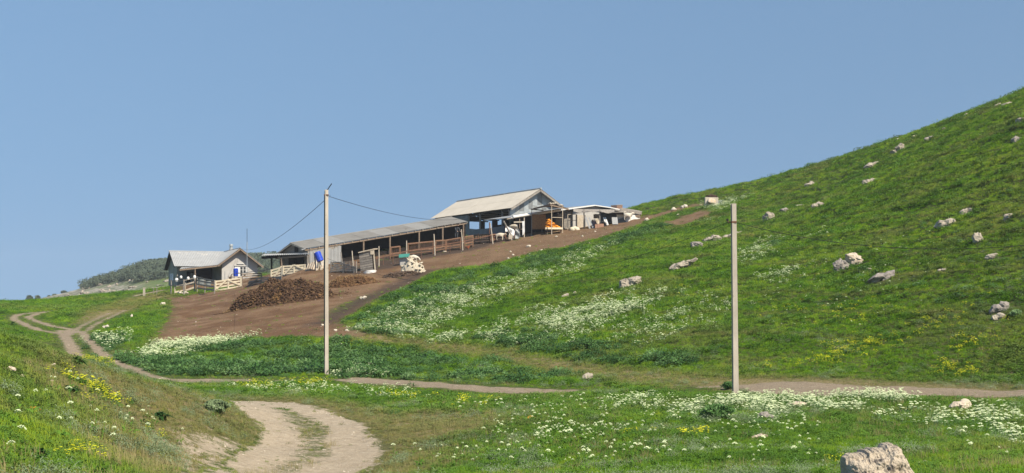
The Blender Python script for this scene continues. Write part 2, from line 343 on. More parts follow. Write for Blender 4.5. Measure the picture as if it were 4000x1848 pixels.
def thing(name, loc, label, cat, group=None):
    o = bpy.data.objects.new(name, None); o.location = loc; o.empty_display_size = .3; C.objects.link(o); return tag(o, label, cat, group)
def copy_tree(o, loc, rz=0., sc=1., label=None):
    c = o.copy(); C.objects.link(c); c.location = loc; c.rotation_euler = (0, 0, rz); c.scale = (sc,)*3
    if label: c['label'] = label
    for ch in [q for q in o.children]:
        d = ch.copy(); C.objects.link(d); d.parent = c
        for g in [q for q in ch.children]: e = g.copy(); C.objects.link(e); e.parent = d
    return c
class Fr:
    """a building's own frame: origin, turned about the vertical; X right along the gable front, Y away from the viewer"""
    def __init__(s, o, deg): s.o = Vector(o); s.M = Matrix.Rotation(R(deg), 3, 'Z'); s.X = s.M@Vector((1,0,0)); s.Y = s.M@Vector((0,1,0))
    def w(s, x, y, z): return Vector((s.o.x, s.o.y, 0))+s.X*x+s.Y*y+Vector((0, 0, z))
    def onY(s, px, py, yl):
        r = Vector(((px-2000)/F, 1, (HZ-py)/F)); c = Vector((0, 0, CZ)); n = s.Y; t = (yl-(c-Vector((s.o.x, s.o.y, 0))).dot(n))/r.dot(n); return c+r*t
    def onX(s, px, py, xl):
        r = Vector(((px-2000)/F, 1, (HZ-py)/F)); c = Vector((0, 0, CZ)); n = s.X; t = (xl-(c-Vector((s.o.x, s.o.y, 0))).dot(n))/r.dot(n); return c+r*t
    def loc(s, p): d = p-Vector((s.o.x, s.o.y, 0)); return (d.dot(s.X), d.dot(s.Y), p.z)

# ------------------------------------------------------------------ the ground sheet
def axis(lo, hi, core, step, grow):
    a = [0.]; st = step
    while a[-1] < hi:
        if a[-1] > core: st *= grow
        a.append(a[-1]+st)
    return a
xr = []; x = 0.
while x < 900:
    xr.append(x); x += .14 if x < 11 else (.24 if x < 75 else (.5 if x < 110 else (x-110)*.05+.6))
xs = np.array([-v for v in xr[:0:-1]]+xr)
yr = list(np.arange(-40, 9, 1.5)); y = 9.
while y < 1000: yr.append(y); y += max(.13, .0075*y) if y < 200 else .012*y
ys_ = np.array(yr)
XX, YY = np.meshgrid(xs, ys_); ZZ = height(XX, YY)
nx, ny = len(xs), len(ys_)
co = np.stack([XX.ravel(), YY.ravel(), ZZ.ravel()], 1).astype(np.float32)
me = bpy.data.meshes.new('ground'); me.vertices.add(nx*ny); me.vertices.foreach_set('co', co.ravel())
I = (np.arange(ny-1)[:, None]*nx+np.arange(nx-1)[None]).ravel()
quads = np.stack([I, I+1, I+nx+1, I+nx], 1).astype(np.int32); nf = len(quads)
me.loops.add(nf*4); me.loops.foreach_set('vertex_index', quads.ravel()); me.polygons.add(nf)
me.polygons.foreach_set('loop_start', np.arange(0, nf*4, 4, dtype=np.int32)); me.polygons.foreach_set('loop_total', np.full(nf, 4, np.int32))
me.update(); me.polygons.foreach_set('use_smooth', np.ones(nf, bool))
inn = (np.abs(co[:, 0]) < 120) & (co[:, 1] > 9) & (co[:, 1] < 200)
mk = masks(co[inn, 0], co[inn, 1])
for k, v in mk.items():
    full = np.full(nx*ny, -4., np.float32); full[inn] = np.clip(v, -4, 4)
    me.attributes.new(k, 'FLOAT', 'POINT').data.foreach_set('value', full)
ground = bpy.data.objects.new('ground', me); C.objects.link(ground)
tag(ground, 'grassy hillside with bare brown dirt yard and pale dirt tracks', kind='structure')
def ground_material():
    m, nt, b, o = newmat('ground')
    ge = nd(nt, 'ShaderNodeNewGeometry'); pos = ge.outputs['Position']
    at = lambda n: nd(nt, 'ShaderNodeAttribute', attribute_name=n).outputs['Fac']
    n1 = noise(nt, pos, 1.6, 6, .65); n2 = noise(nt, pos, .35, 5, .6); n3 = noise(nt, pos, 9., 5, .7); n4 = noise(nt, pos, 40., 3, .7); n5 = noise(nt, pos, 4., 6, .75)
    edge = lambda k, w, soft=.15: mrange(nt, math_(nt, 'ADD', math_(nt, 'ADD', at(k), math_(nt, 'MULTIPLY', math_(nt, 'SUBTRACT', n1, .5), w*1.6)), math_(nt, 'MULTIPLY', math_(nt, 'SUBTRACT', n3, .5), w)), -soft, soft)
    green = mixc(nt, mrange(nt, n2, .35, .65), (.040, .07, .011), (.068, .092, .018))
    green = mixc(nt, mrange(nt, n3, .45, .7), green, (.085, .075, .03))
    green = mixc(nt, edge('dry', 1.0, .8), green, mixc(nt, mrange(nt, n5, .38, .6), (.16, .135, .055), (.23, .18, .095)))
    green = mixc(nt, edge('lush', 1.0, .5), green, (.034, .075, .018))
    soil = mixc(nt, mrange(nt, n5, .3, .7), (.094, .050, .025), (.150, .085, .044)); soil = mixc(nt, mrange(nt, n2, .45, .62), soil, (.20, .125, .072))
    soil = mixc(nt, mrange(nt, n4, .68, .76), soil, (.24, .165, .105)); soil = mixc(nt, mrange(nt, n3, .585, .66), soil, (.05, .028, .018))
    sp0 = nd(nt, 'ShaderNodeSeparateXYZ'); nt.links.new(pos, sp0.inputs[0])
    tan = math_(nt, 'ADD', mrange(nt, sp0.outputs[0], -18, 2), math_(nt, 'MULTIPLY', math_(nt, 'SUBTRACT', n2, .5), 2.2)); soil = mixc(nt, math_(nt, 'MULTIPLY', tan, .7), soil, mixc(nt, mrange(nt, n5, .35, .62), (.125, .074, .038), (.20, .13, .074)))
    soil = mixc(nt, mrange(nt, noise(nt, pos, 2.6, 5, .8), .60, .68), soil, (.040, .026, .017))
    soil = mixc(nt, mrange(nt, noise(nt, pos, .8, 6, .75), .60, .66), soil, (.105, .105, .035))
    c = mixc(nt, edge('dirt', 2.6, .6), green, soil)
    c = mixc(nt, edge('dark', 2.0, .9), c, mixc(nt, mrange(nt, n3, .4, .65), (.045, .03, .022), (.085, .058, .04)))
    sand = mixc(nt, mrange(nt, n5, .35, .65), (.31, .25, .175), (.44, .365, .27)); sand = mixc(nt, mrange(nt, noise(nt, pos, 16., 4, .8), .56, .66), sand, (.20, .155, .105)); sand = mixc(nt, mrange(nt, n4, .6, .7), sand, (.47, .41, .33)); sand = mixc(nt, mrange(nt, n3, .66, .74), sand, (.26, .19, .135))
    c = mixc(nt, edge('track', .45, .12), c, mixc(nt, mrange(nt, n5, .35, .65), (.20, .155, .105), (.29, .235, .17)))
    c = mixc(nt, edge('sandy', 2.2, .3), c, sand)
    road = math_(nt, 'MULTIPLY', edge('road', .55, .08), math_(nt, 'SUBTRACT', 1., math_(nt, 'MULTIPLY', math_(nt, 'MULTIPLY', edge('median', 1.3, .12), mrange(nt, n5, .42, .52)), .8)))
    c = mixc(nt, road, c, sand)
    # far slope beyond the farm: grey scree below, thin turf above
    sp = nd(nt, 'ShaderNodeSeparateXYZ'); nt.links.new(pos, sp.inputs[0])
    nf1 = noise(nt, pos, .035, 6, .65); nf2 = noise(nt, pos, .22, 6, .75)
    scree = mixc(nt, mrange(nt, nf2, .45, .6), (.13, .14, .09), (.34, .31, .27)); turf = mixc(nt, mrange(nt, nf2, .4, .65), (.075, .12, .035), (.15, .16, .07))
    hz = math_(nt, 'ADD', sp.outputs[2], math_(nt, 'MULTIPLY', math_(nt, 'SUBTRACT', nf1, .5), 18.))
    far = mixc(nt, mrange(nt, hz, 7., 11.), scree, turf)
    c = mixc(nt, mrange(nt, sp.outputs[1], 205, 250), c, far)
    nt.links.new(c, b.inputs['Base Color']); b.inputs['Roughness'].default_value = .95; b.inputs['Specular IOR Level'].default_value = .15
    h = math_(nt, 'ADD', math_(nt, 'MULTIPLY', n5, 1.), math_(nt, 'MULTIPLY', n4, .35)); bump(nt, b, h, .9, .10)
    return m
me.materials.append(ground_material())
# ------------------------------------------------------------------ vegetation kinds (clump meshes used only through the stuff objects)
def clump_mesh(name, mats, fn, seed):
    r = random.Random(seed); m = MB(); fn(m, r)
    me = bpy.data.meshes.new(name); me.from_pydata([v[:] for v in m.v], [], m.f)
    for q in mats: me.materials.append(q)
    me.polygons.foreach_set('material_index', m.m); me.polygons.foreach_set('use_smooth', [True]*len(me.polygons))
    return bpy.data.objects.new(name, me)
def blade(m, r, x, y, h, w, lean, az, seg=2):
    d = Vector((math.cos(az), math.sin(az), 0)); s = Vector((-d.y, d.x, 0)); vs = []; 
    for i in range(seg+1):
        t = i/seg; p = Vector((x, y, 0))+d*lean*t*t*h+Vector((0, 0, h*(t-.25*lean*t*t))); ww = w*(1-t)**.7 if i < seg else 0
        vs += [p-s*ww/2, p+s*ww/2] if i < seg else [p]
    fs = [(2*i, 2*i+1, 2*i+3, 2*i+2) for i in range(seg-1)]+[(2*seg-2, 2*seg-1, 2*seg)]
    m.add(vs, fs)
def grass_fn(n, rad, h0, h1, w, lean=.6):
    def f(m, r):
        for _ in range(n):
            a = r.uniform(0, 6.28); q = rad*math.sqrt(r.random()); h = r.uniform(h0, h1)*(1-.4*q/rad)
            blade(m, r, q*math.cos(a), q*math.sin(a), h, w*r.uniform(.7, 1.3), r.uniform(.1, lean*1.6), r.uniform(0, 6.28))
    return f
def leaf(m, r, p, l, w, az, el, droop=.3):
    d = Vector((math.cos(az)*math.cos(el), math.sin(az)*math.cos(el), math.sin(el))); s = Vector((-math.sin(az), math.cos(az), 0)); up = s.cross(d)
    q = [p, p+d*l*.5+s*w/2-up*w*.12, p+d*l*.5-up*l*droop*.15, p+d*l*.5-s*w/2-up*w*.12, p+d*l-Vector((0, 0, l*droop))]
    m.add(q, [(0, 1, 2), (0, 2, 3), (1, 4, 2), (2, 4, 3)])
def herb_fn(n, rad, h, l, w):
    def f(m, r):
        for _ in range(n):
            a = r.uniform(0, 6.28); q = rad*math.sqrt(r.random()); z = h*r.uniform(.05, 1)*(1-.5*(q/rad)**2)
            leaf(m, r, Vector((q*math.cos(a), q*math.sin(a), z)), l*r.uniform(.6, 1.3), w*r.uniform(.7, 1.3), a+r.uniform(-1.3, 1.3), r.uniform(-.3, .9))
    return f
def umbel(m, r, x, y, h, rad, n=16, dome=.5):
    a0 = r.uniform(0, 6.28); lx, ly = x+math.cos(a0)*.12*h, y+math.sin(a0)*.12*h
    m.k = 0; m.tube([(x, y, 0), (x*.3+lx*.7, y*.3+ly*.7, h*.6), (lx, ly, h)], [.006, .005, .004], 3, False)
    m.k = 1
    for i in range(n):
        q = rad*math.sqrt((i+.5)/n); a = i*2.4+r.uniform(-.3, .3); s = rad*.30*r.uniform(.7, 1.2)
        c = Vector((lx+q*math.cos(a), ly+q*math.sin(a), h+dome*rad*(1-(q/rad)**2)+r.uniform(-.1, .1)*rad)); az = r.uniform(0, 6.28)
        u = Vector((math.cos(az), math.sin(az), r.uniform(-.3, .3)))*s; v = Vector((-math.sin(az), math.cos(az), r.uniform(-.3, .3)))*s
        t = c+Vector((0, 0, s*.7)); m.add([c+u, c+v, c-u, c-v, t], [(0, 1, 4), (1, 2, 4), (2, 3, 4), (3, 0, 4)])
    m.k = 0
def umbel_fn(k, spread, h0, h1, rad, dome, leaves=18):
    def f(m, r):
        m.k = 0; herb_fn(leaves, spread*1.1, h0*.7, .16, .05)(m, r)
        for _ in range(k):
            a = r.uniform(0, 6.28); q = spread*math.sqrt(r.random()); umbel(m, r, q*math.cos(a), q*math.sin(a), r.uniform(h0, h1), rad*r.uniform(.7, 1.25), 14, dome)
    return f
def bigleaf_fn(m, r):   # dock or burdock: broad upright leaves from one crown
    for _ in range(26):
        a = r.uniform(0, 6.28); el = r.uniform(.35, 1.35); leaf(m, r, Vector((math.cos(a)*.03, math.sin(a)*.03, 0)), r.uniform(.3, .62), r.uniform(.09, .17), a, el, .45)
M_grass = leafmat('grass_blades', [(.062, .150, .008), (.112, .245, .011), (.185, .322, .016), (.275, .37, .026)], dry=(.27, .24, .085), transl=.4)
M_herb = leafmat('meadow_leaves', [(.046, .111, .016), (.085, .189, .023), (.143, .260, .036)], dry=(.20, .21, .075), transl=.3)
M_weed = leafmat('weed_leaves', [(.030, .080, .018), (.058, .140, .032), (.10, .20, .052), (.19, .30, .12)], dry=(.10, .13, .05), transl=.25, rough=.6, spec=.25, patch=.5)
M_sage = leafmat('wormwood_leaves', [(.12, .17, .08), (.19, .25, .13), (.26, .31, .19)], dry=(.2, .2, .12), transl=.2)
M_straw = leafmat('dry_stems', [(.16, .17, .06), (.24, .21, .09), (.34, .28, .14)], transl=.3)
M_white = surf('white_petals', (.62, .67, .44), (.48, .58, .28), 5, .8, 0)
M_yellow = surf('yellow_petals', (.66, .62, .015), (.50, .55, .02), 5, .8, 0)
M_orange = surf('orange_petals', (.70, .36, .05), (.6, .28, .03), 5, .8, 0)
def variants(base, mats, fns):
    col = bpy.data.collections.new(base)
    for i, (f) in enumerate(fns): col.objects.link(clump_mesh('%s_%d' % (base, i), mats, f, 50+i))
    return col
V_grass = variants('grass_clumps', [M_grass], [grass_fn(46, .15, .09, .20, .011), grass_fn(40, .17, .06, .16, .012, .9), grass_fn(54, .13, .10, .24, .010, .5), grass_fn(38, .2, .05, .12, .014, 1.1)])
V_herb = variants('herb_clumps', [M_herb], [herb_fn(60, .16, .10, .06, .028), herb_fn(46, .2, .14, .085, .035), herb_fn(70, .15, .07, .05, .03)])
V_weed = variants('weed_clumps', [M_weed], [herb_fn(85, .27, .28, .15, .06), herb_fn(70, .32, .22, .17, .07), herb_fn(95, .24, .36, .12, .04)])
V_sage = variants('wormwood_clumps', [M_sage], [herb_fn(110, .22, .24, .07, .018), herb_fn(90, .18, .3, .08, .014)])
V_straw = variants('stem_clumps', [M_straw], [grass_fn(16, .16, .22, .42, .006, .35), grass_fn(22, .13, .16, .34, .007, .5)])
V_white = variants('white_flower_clumps', [M_weed, M_white], [umbel_fn(6, .26, .20, .42, .046, .35), umbel_fn(10, .32, .18, .46, .040, .3), umbel_fn(4, .2, .22, .38, .052, .4)])
V_lone = variants('lone_flower_heads', [M_herb, M_white], [umbel_fn(1, .02, .28, .42, .034, .9, 8), umbel_fn(2, .12, .18, .38, .028, .9, 10), umbel_fn(1, .02, .2, .34, .044, .7, 8)])
V_yellow = variants('yellow_flower_clumps', [M_herb, M_yellow], [umbel_fn(9, .19, .14, .32, .034, .2, 26), umbel_fn(13, .24, .16, .36, .032, .2, 26)])
V_orange = variants('orange_flower_clumps', [M_herb, M_orange], [umbel_fn(8, .14, .1, .2, .035, .2, 12)])

def scatter(name, col, label, cat, x, y, sc, tone=None, sink=.015, tilt=.12):
    n = len(x); z = height(x, y)-sink*sc
    me = bpy.data.meshes.new(name); me.vertices.add(n); me.vertices.foreach_set('co', np.stack([x, y, z], 1).astype(np.float32).ravel())
    A = lambda k, v, t='FLOAT': me.attributes.new(k, t, 'POINT').data.foreach_set('value' if t != 'FLOAT_VECTOR' else 'vector', v)
    A('scl', sc.astype(np.float32)); A('pick', rng.integers(0, len(col.objects), n).astype(np.int32), 'INT')
    rot = np.stack([rng.normal(0, tilt, n), rng.normal(0, tilt, n), rng.uniform(0, 6.283, n)], 1).astype(np.float32); A('rot', rot.ravel(), 'FLOAT_VECTOR')
    A('tone', (np.zeros(n) if tone is None else tone).astype(np.float32))
    o = bpy.data.objects.new(name, me); C.objects.link(o); tag(o, label, cat, kind='stuff')
    g = bpy.data.node_groups.new(name+'_scatter', 'GeometryNodeTree')
    g.interface.new_socket('Geometry', in_out='INPUT', socket_type='NodeSocketGeometry'); g.interface.new_socket('Geometry', in_out='OUTPUT', socket_type='NodeSocketGeometry')
    N = g.nodes; L = g.links; gi = N.new('NodeGroupInput'); go = N.new('NodeGroupOutput'); ip = N.new('GeometryNodeInstanceOnPoints')
    ci = N.new('GeometryNodeCollectionInfo'); ci.inputs[0].default_value = col; ci.inputs['Separate Children'].default_value = True; ci.inputs['Reset Children'].default_value = True
    def na(k, t):
        q = N.new('GeometryNodeInputNamedAttribute'); q.data_type = t; q.inputs[0].default_value = k; return q.outputs[0]
    L.new(gi.outputs[0], ip.inputs['Points']); L.new(ci.outputs[0], ip.inputs['Instance']); ip.inputs['Pick Instance'].default_value = True
    L.new(na('pick', 'INT'), ip.inputs['Instance Index']); L.new(na('rot', 'FLOAT_VECTOR'), ip.inputs['Rotation']); L.new(na('scl', 'FLOAT'), ip.inputs['Scale'])
    L.new(ip.outputs[0], go.inputs[0]); md = o.modifiers.new('scatter', 'NODES'); md.node_group = g
    return o
def candidates(n, p, y0=9., y1=195., mx=.56, pad=5.):
    """random places in the valley, thinning with distance as 1/y^p"""
    a = 2-p; u = rng.random(n); y = (y0**a+u*(y1**a-y0**a))**(1/a)
    x = (rng.random(n)*2-1)*(y*mx+3)
    return x, y
def cand_area(poly, n):
    lo = poly.min(0); hi = poly.max(0); x = rng.uniform(lo[0], hi[0], n*3); y = rng.uniform(lo[1], hi[1], n*3); k = sd_poly(poly, x, y) > 0
    return x[k][:n], y[k][:n]
def bare(m): return np.maximum.reduce([np.where(m['median'] > -.1, -.2, m['road']), m['sandy']-.3, m['dirt'], m['track'], m['dark']])
FOOT = []   # footprints that keep plants away: (x, y, radius)
def clear(x, y):
    k = np.ones(len(x), bool)
    for fx, fy, fr in FOOT: k &= (x-fx)**2+(y-fy)**2 > fr*fr
    return k
def plant_all():
    DENS = 1.0
    x, y = candidates(int(430000*DENS), 1.35); m = masks(x, y); nz = fbm(x*1.3+5, y*1.3, 3); big = fbm(x*.22, y*.22+8, 3)
    b = bare(m)+(nz-.5)*.9
    pr = np.where(b > .0, .012, 1.); pr = np.where((m['median'] > -.1) & (m['road'] > 0), np.where(m['median']+(nz-.5)*1.6 > .12, .5, .02), pr)
    pr = np.where((m['sandy'] > 0) & (m['road'] < 0), np.where(nz > .5, .45, .05), pr); pr = pr*np.where(y > 165, .5, 1.)
    k = (rng.random(len(x)) < pr) & clear(x, y); x, y, nz, big = x[k], y[k], nz[k], big[k]; m = {q: v[k] for q, v in m.items()}
    tone = sstep(-1.2, .6, m['dry'])*(.55+.45*nz)+sstep(.53, .72, big)*.35+np.where(bare(m) > -.5, .25, 0)
    tone = np.where((x < -2) & (y < 36) & (y > 15), tone+.18*(nz > .42)+.16, tone+.07*(y < 45))
    zz = height(x, y); tone = tone+np.where((x > 0) & (y > 50), .35*(np.sin(zz*6.5+4*fbm(x*.15, y*.15, 2)) > .86)+.12*(fbm(x*.5+30, y*.3, 3) > .6), 0)
    tone = np.clip(tone*rng.uniform(.5, 1.2, len(x)), 0, 1)
    sc = rng.uniform(.6, 1.25, len(x))*(.72+1.03*sstep(26, 110, y))*np.where(bare(m) > -.4, .55, 1)*np.where(m['dry'] > 0, .7, 1.)*(.6+.85*nz)*np.where(m['track'] > -1.6, .45, 1.)
    isl = rng.random(len(x)) < np.where(y < 45, .50, .16)+.25*(nz > .56)
    scatter('grass', V_grass, 'green meadow grass covering the valley and the hillside', 'grass', x[~isl], y[~isl], sc[~isl], tone[~isl])
    scatter('meadow_herbs', V_herb, 'low broad leaved herbs growing among the meadow grass', 'herbs', x[isl], y[isl], sc[isl]*1.15*(.62+.38*sstep(14, 40, y[isl])), tone[isl])
    # dark rank weeds
    x, y = candidates(175000, .75, 28.); m = masks(x, y); nz = fbm(x*.55, y*.55, 3); b = bare(m)
    edge = np.abs(m['dirt']+1.2) < 1.2
    hill = (fbm(x*.9+3, y*.9, 3) > .66)
    hillr = sstep(8, 24, x)*(fbm(x*1.1+7, y*1.1, 3) > .54)*.30
    pr = np.where(m['lush']+(nz-.5)*4 > -.1, .22+1.0*(nz > .47), hill*.10+hillr)+edge*.12*(nz > .5)
    k = (rng.random(len(x)) < pr*.62) & (b < -.1) & (m['dry'] < .2) & (m['road'] < -.5) & clear(x, y); x, y, nz = x[k], y[k], nz[k]; lu = m['lush'][k]
    sc = rng.lognormal(-.12, .32, len(x)).clip(.35, 1.6)*(.35+1.2*nz)*np.where(lu > 0, .95, .5)
    scatter('tall_weeds', V_weed, 'dark green broad leaved weeds growing rank beside the dirt yard and track', 'weeds', x, y, sc)
    # wormwood and straw stems on the near mound and banks
    x, y = candidates(26000, 1.2, 10., 60.); m = masks(x, y); nz = fbm(x*.6+2, y*.6+4, 3)
    k = (nz > .60) & (bare(m) < -.2) & clear(x, y); scatter('wormwood', V_sage, 'grey green wormwood tufts on the near meadow', 'herbs', x[k][:3800], y[k][:3800], rng.uniform(.45, .9, k.sum())[:3800])
    x, y = candidates(30000, 1.0, 10., 75.); m = masks(x, y); nz = fbm(x*.5+12, y*.5+4, 3)
    k = ((nz > .55) | (m['dry'] > -.4)) & (bare(m) < -.15) & (m['lush'] < 0) & (rng.random(len(x)) < .55) & clear(x, y); scatter('dry_stems', V_straw, 'thin straw coloured grass stems standing in the near meadow', 'grass', x[k], y[k], rng.uniform(.6, 1.0, k.sum()))
    # flowers
    WH = [([(535,1402),(640,1352),(760,1340),(1005,1322),(900,1345),(780,1362),(700,1395),(600,1408)], 950, .9), ([(345,1340),(380,1312),(470,1308),(495,1325),(450,1352),(390,1372),(350,1362)], 170, .95),
          ([(1400,1290),(1500,1205),(1650,1150),(1800,1130),(2000,1080),(2240,1035),(2300,1050),(2100,1110),(1950,1170),(1850,1220),(1700,1270),(1600,1312),(1440,1305)], 2000, .7),
          ([(1460,1240),(1700,1160),(2000,1110),(1990,1140),(1760,1200),(1600,1240)], 450, .7),
          ([(2200,1020),(2300,975),(2400,958),(2425,968),(2330,1012),(2230,1042)], 260, .8), ([(1850,1310),(2100,1200),(2450,1140),(2560,1150),(2500,1220),(2350,1290),(2250,1350),(2000,1350)], 1000, .7),
          ([(2140,1260),(2350,1195),(2560,1150),(2620,1160),(2450,1215),(2280,1270),(2180,1300)], 900, .75), ([(2250,1300),(2500,1260),(2850,1160),(2880,1190),(2700,1300),(2500,1360)], 330, .6),
          ([(1560,1320),(1700,1290),(1960,1310),(1900,1345),(1700,1335)], 300, .7),
          ([(2885,1040),(2900,985),(3010,930),(3050,945),(2990,1010),(2940,1050)], 230, .7), ([(2960,1090),(3100,1050),(3180,1040),(3190,1060),(3060,1110)], 150, .7), ([(3150,930),(3200,915),(3210,925)], 30, .6),
          ([(2735,800),(2790,812),(2850,800),(2910,780),(2915,772),(2860,778),(2800,790)], 420, .8), ([(2740,806),(2820,822),(2860,806),(2835,800),(2790,815)], 160, .8), ([(2740,868),(2800,848),(2830,846),(2760,868)], 40, .6),
          ([(850,1530),(960,1505),(1100,1500),(1350,1492),(1480,1500),(1600,1530),(1620,1560),(1500,1560),(1350,1545),(1200,1535),(1000,1540)], 330, .55),
          ([(1250,1460),(1290,1440),(1500,1455),(1480,1475),(1300,1470)], 160, .6), ([(2360,1570),(2500,1555),(2620,1560),(2560,1610),(2420,1610)], 150, .55),
          ([(2600,1640),(2700,1590),(2850,1555),(3100,1560),(3300,1550),(3550,1545),(3580,1570),(3400,1590),(3300,1610),(3000,1630),(2950,1610),(2750,1590),(2650,1650)], 1150, .55),
          ([(3450,1640),(3600,1600),(3800,1620),(3990,1600),(3990,1760),(3920,1750),(3800,1690),(3650,1680)], 210, .62), ([(3880,1680),(3980,1670),(3990,1760),(3920,1745)], 60, .6),
          ([(3000,1620),(3150,1640),(3100,1680),(3010,1660)], 40, .5), ([(520,1495),(640,1490),(740,1500),(700,1510)], 30, .5), ([(125,1350),(150,1345),(170,1358),(150,1365)], 14, .8), ([(2400,1150),(2900,1100),(2800,1300),(2500,1330)], 160, .55)]
    xs_, ys2, s_ = [], [], []
    for pg, n, s in WH:
        q = gp(*pg); a, b2 = cand_area(q, int(n*.85)); sp = min(.4, .01*b2.mean()) if len(b2) else 0; a = a+rng.normal(0, sp, len(a)); b2 = b2+rng.normal(0, sp*1.3, len(b2)); kk = fbm(a*.9, b2*.9+3, 2)+rng.normal(0, .1, len(a)) > .46; a, b2 = a[kk], b2[kk]
        xs_.append(a); ys2.append(b2); s_.append(rng.uniform(.5, 1.25, len(a))*s*1.1)
    x = np.concatenate(xs_); y = np.concatenate(ys2); s = np.concatenate(s_); k = clear(x, y) & (masks(x, y)['track'] < 0)
    scatter('white_wildflowers', V_white, 'drifts of creamy white umbel wildflowers across the meadow', 'wildflowers', x[k], y[k], s[k])
    LN = [([(1850,1660),(2100,1640),(2600,1650),(2700,1848),(2100,1848),(1900,1780)], 130), ([(2600,1640),(3200,1690),(3200,1848),(2700,1848)], 45), ([(1700,1600),(2300,1570),(2400,1640),(1900,1640)], 45), ([(100,1480),(900,1600),(700,1740),(0,1848)], 34), ([(2060,1690),(2420,1690),(2420,1730),(2100,1760)], 60), ([(1500,1740),(2000,1780),(2000,1848),(1600,1848)], 18), ([(3600,1640),(3990,1700),(3990,1848),(3650,1848)], 14), ([(3000,980),(3700,900),(3600,1300),(2950,1350)], 120)]
    xs_, ys2 = [], []
    for pg, n in LN: a, b2 = cand_area(gp(*pg), n); xs_.append(a); ys2.append(b2)
    x = np.concatenate(xs_); y = np.concatenate(ys2); k = clear(x, y) & (bare(masks(x, y)) < 0)
    scatter('single_white_flowers', V_lone, 'scattered round white flower heads on thin stems in the near grass', 'wildflowers', x[k], y[k], rng.uniform(.7, 1.05, k.sum()))
    YE = [([(310,1402),(340,1395),(420,1408),(415,1425),(350,1425)], 34, .75), ([(330,1440),(370,1430),(440,1480),(420,1495),(370,1480)], 26, .7), ([(260,1480),(320,1480),(320,1510),(265,1505)], 14, .7), ([(360,1535),(400,1520),(440,1535),(425,1562),(380,1560)], 16, .6), ([(245,1770),(330,1765),(420,1742),(425,1760),(340,1790),(250,1785)], 36, .45), ([(595,1695),(625,1690),(628,1706),(600,1708)], 4, .4), ([(300,1560),(345,1555),(340,1570)], 5, .5),
          ([(3110,1425),(3200,1395),(3350,1345),(3530,1325),(3560,1310),(3520,1345),(3380,1385),(3260,1410),(3150,1430)], 44, .65), ([(3270,1355),(3330,1340),(3330,1358)], 14, .7), ([(3690,1455),(3720,1435),(3780,1445),(3740,1462)], 20, .7), ([(3735,1335),(3785,1325),(3780,1345)], 14, .7), ([(2980,1435),(3010,1425),(3010,1440)], 8, .6),
          ([(975,1515),(1000,1500),(1055,1510),(1050,1525)], 16, .7), ([(1175,1500),(1215,1490),(1260,1500),(1200,1510)], 18, .7), ([(1560,1550),(1600,1540),(1610,1562)], 14, .6), ([(1810,1570),(1850,1560),(1900,1575),(1850,1590)], 12, .6), ([(2650,1705),(2700,1702),(2700,1712)], 5, .6), ([(2430,1695),(2460,1690),(2460,1702)], 3, .6), ([(3220,1790),(3290,1795),(3290,1810)], 5, .35), ([(2300,1180),(2500,1100),(2800,1080),(2800,1160)], 26, .6), ([(3000,860),(3900,700),(3980,1200),(3300,1200)], 90, .55), ([(2900,1170),(3800,1230),(3900,1300),(3300,1300)], 60, .6)]
    xs_, ys2, s_ = [], [], []
    for pg, n, s in YE: a, b2 = cand_area(gp(*pg), int(n*1.5)); sp = .009*b2.mean(); xs_.append(a+rng.normal(0, sp, len(a))); ys2.append(b2+rng.normal(0, sp, len(b2))); s_.append(rng.uniform(.6, 1.1, len(a))*s)
    x = np.concatenate(xs_); y = np.concatenate(ys2); s = np.concatenate(s_)
    scatter('yellow_wildflowers', V_yellow, 'clusters of bright yellow spurge like wildflowers', 'wildflowers', x, y, s)
    OR = [([(112,1610),(140,1600),(172,1612),(140,1618)], 6, .33), ([(2050,1632),(2080,1625),(2110,1640),(2060,1645)], 6, .5), ([(2100,1650),(2240,1665),(2230,1675)], 4, .4)]
    xs_, ys2, s_ = [], [], []
    for pg, n, s in OR: a, b2 = cand_area(gp(*pg), n); xs_.append(a); ys2.append(b2); s_.append(rng.uniform(.7, 1.1, len(a))*s)
    scatter('orange_wildflowers', V_orange, 'small clusters of orange wildflowers in the near grass', 'wildflowers', np.concatenate(xs_), np.concatenate(ys2), np.concatenate(s_))
    # pebbles on bare ground
    x, y = candidates(60000, 1.0, 14., 140.); m = masks(x, y); nz = fbm(x*.9, y*.9, 3); keep = rng.random(len(x)) < 1
    k = ((m['road'] > 0) | (m['sandy'] > 0) | (m['dirt'] > .2) | (m['track'] > 0)) & (rng.random(len(x)) < .10+.25*(nz > .55)+.3*(m['road'] > 0))
    scatter('pebbles', V_peb, 'small pale pebbles strewn over the dirt road and yard', 'pebbles', x[k], y[k], rng.lognormal(-.75, .5, k.sum())*(.6+.004*y[k]), tilt=.6)

# ------------------------------------------------------------------ rocks
from mathutils import noise as mno
def rock_geo(sx, sy, sz, seed, sub=3, rough=.40, cuts=8, flat=.0):
    r = random.Random(seed); bm = bmesh.new(); bmesh.ops.create_icosphere(bm, subdivisions=sub, radius=1)
    pl = []
    for _ in range(cuts):
        n = Vector((r.gauss(0, 1), r.gauss(0, 1), r.gauss(.1, .8))).normalized(); pl.append((n, r.uniform(.55, .88)))
    off = Vector((r.random()*50, r.random()*50, r.random()*50))
    for v in bm.verts:
        p = v.co.copy()
        for n, d in pl:
            e = p.dot(n)-d
            if e > 0: p -= n*e*.85
        k = mno.fractal(p*1.3+off, .8, 2.1, 5)*rough+mno.fractal(p*4.5+off, .7, 2, 3)*rough*.42
        p *= 1+k; v.co = Vector((p.x*sx, p.y*sy, p.z*sz))
    vs = [v.co.copy() for v in bm.verts]; fs = [tuple(v.index for v in f.verts) for f in bm.faces]; bm.free(); return vs, fs
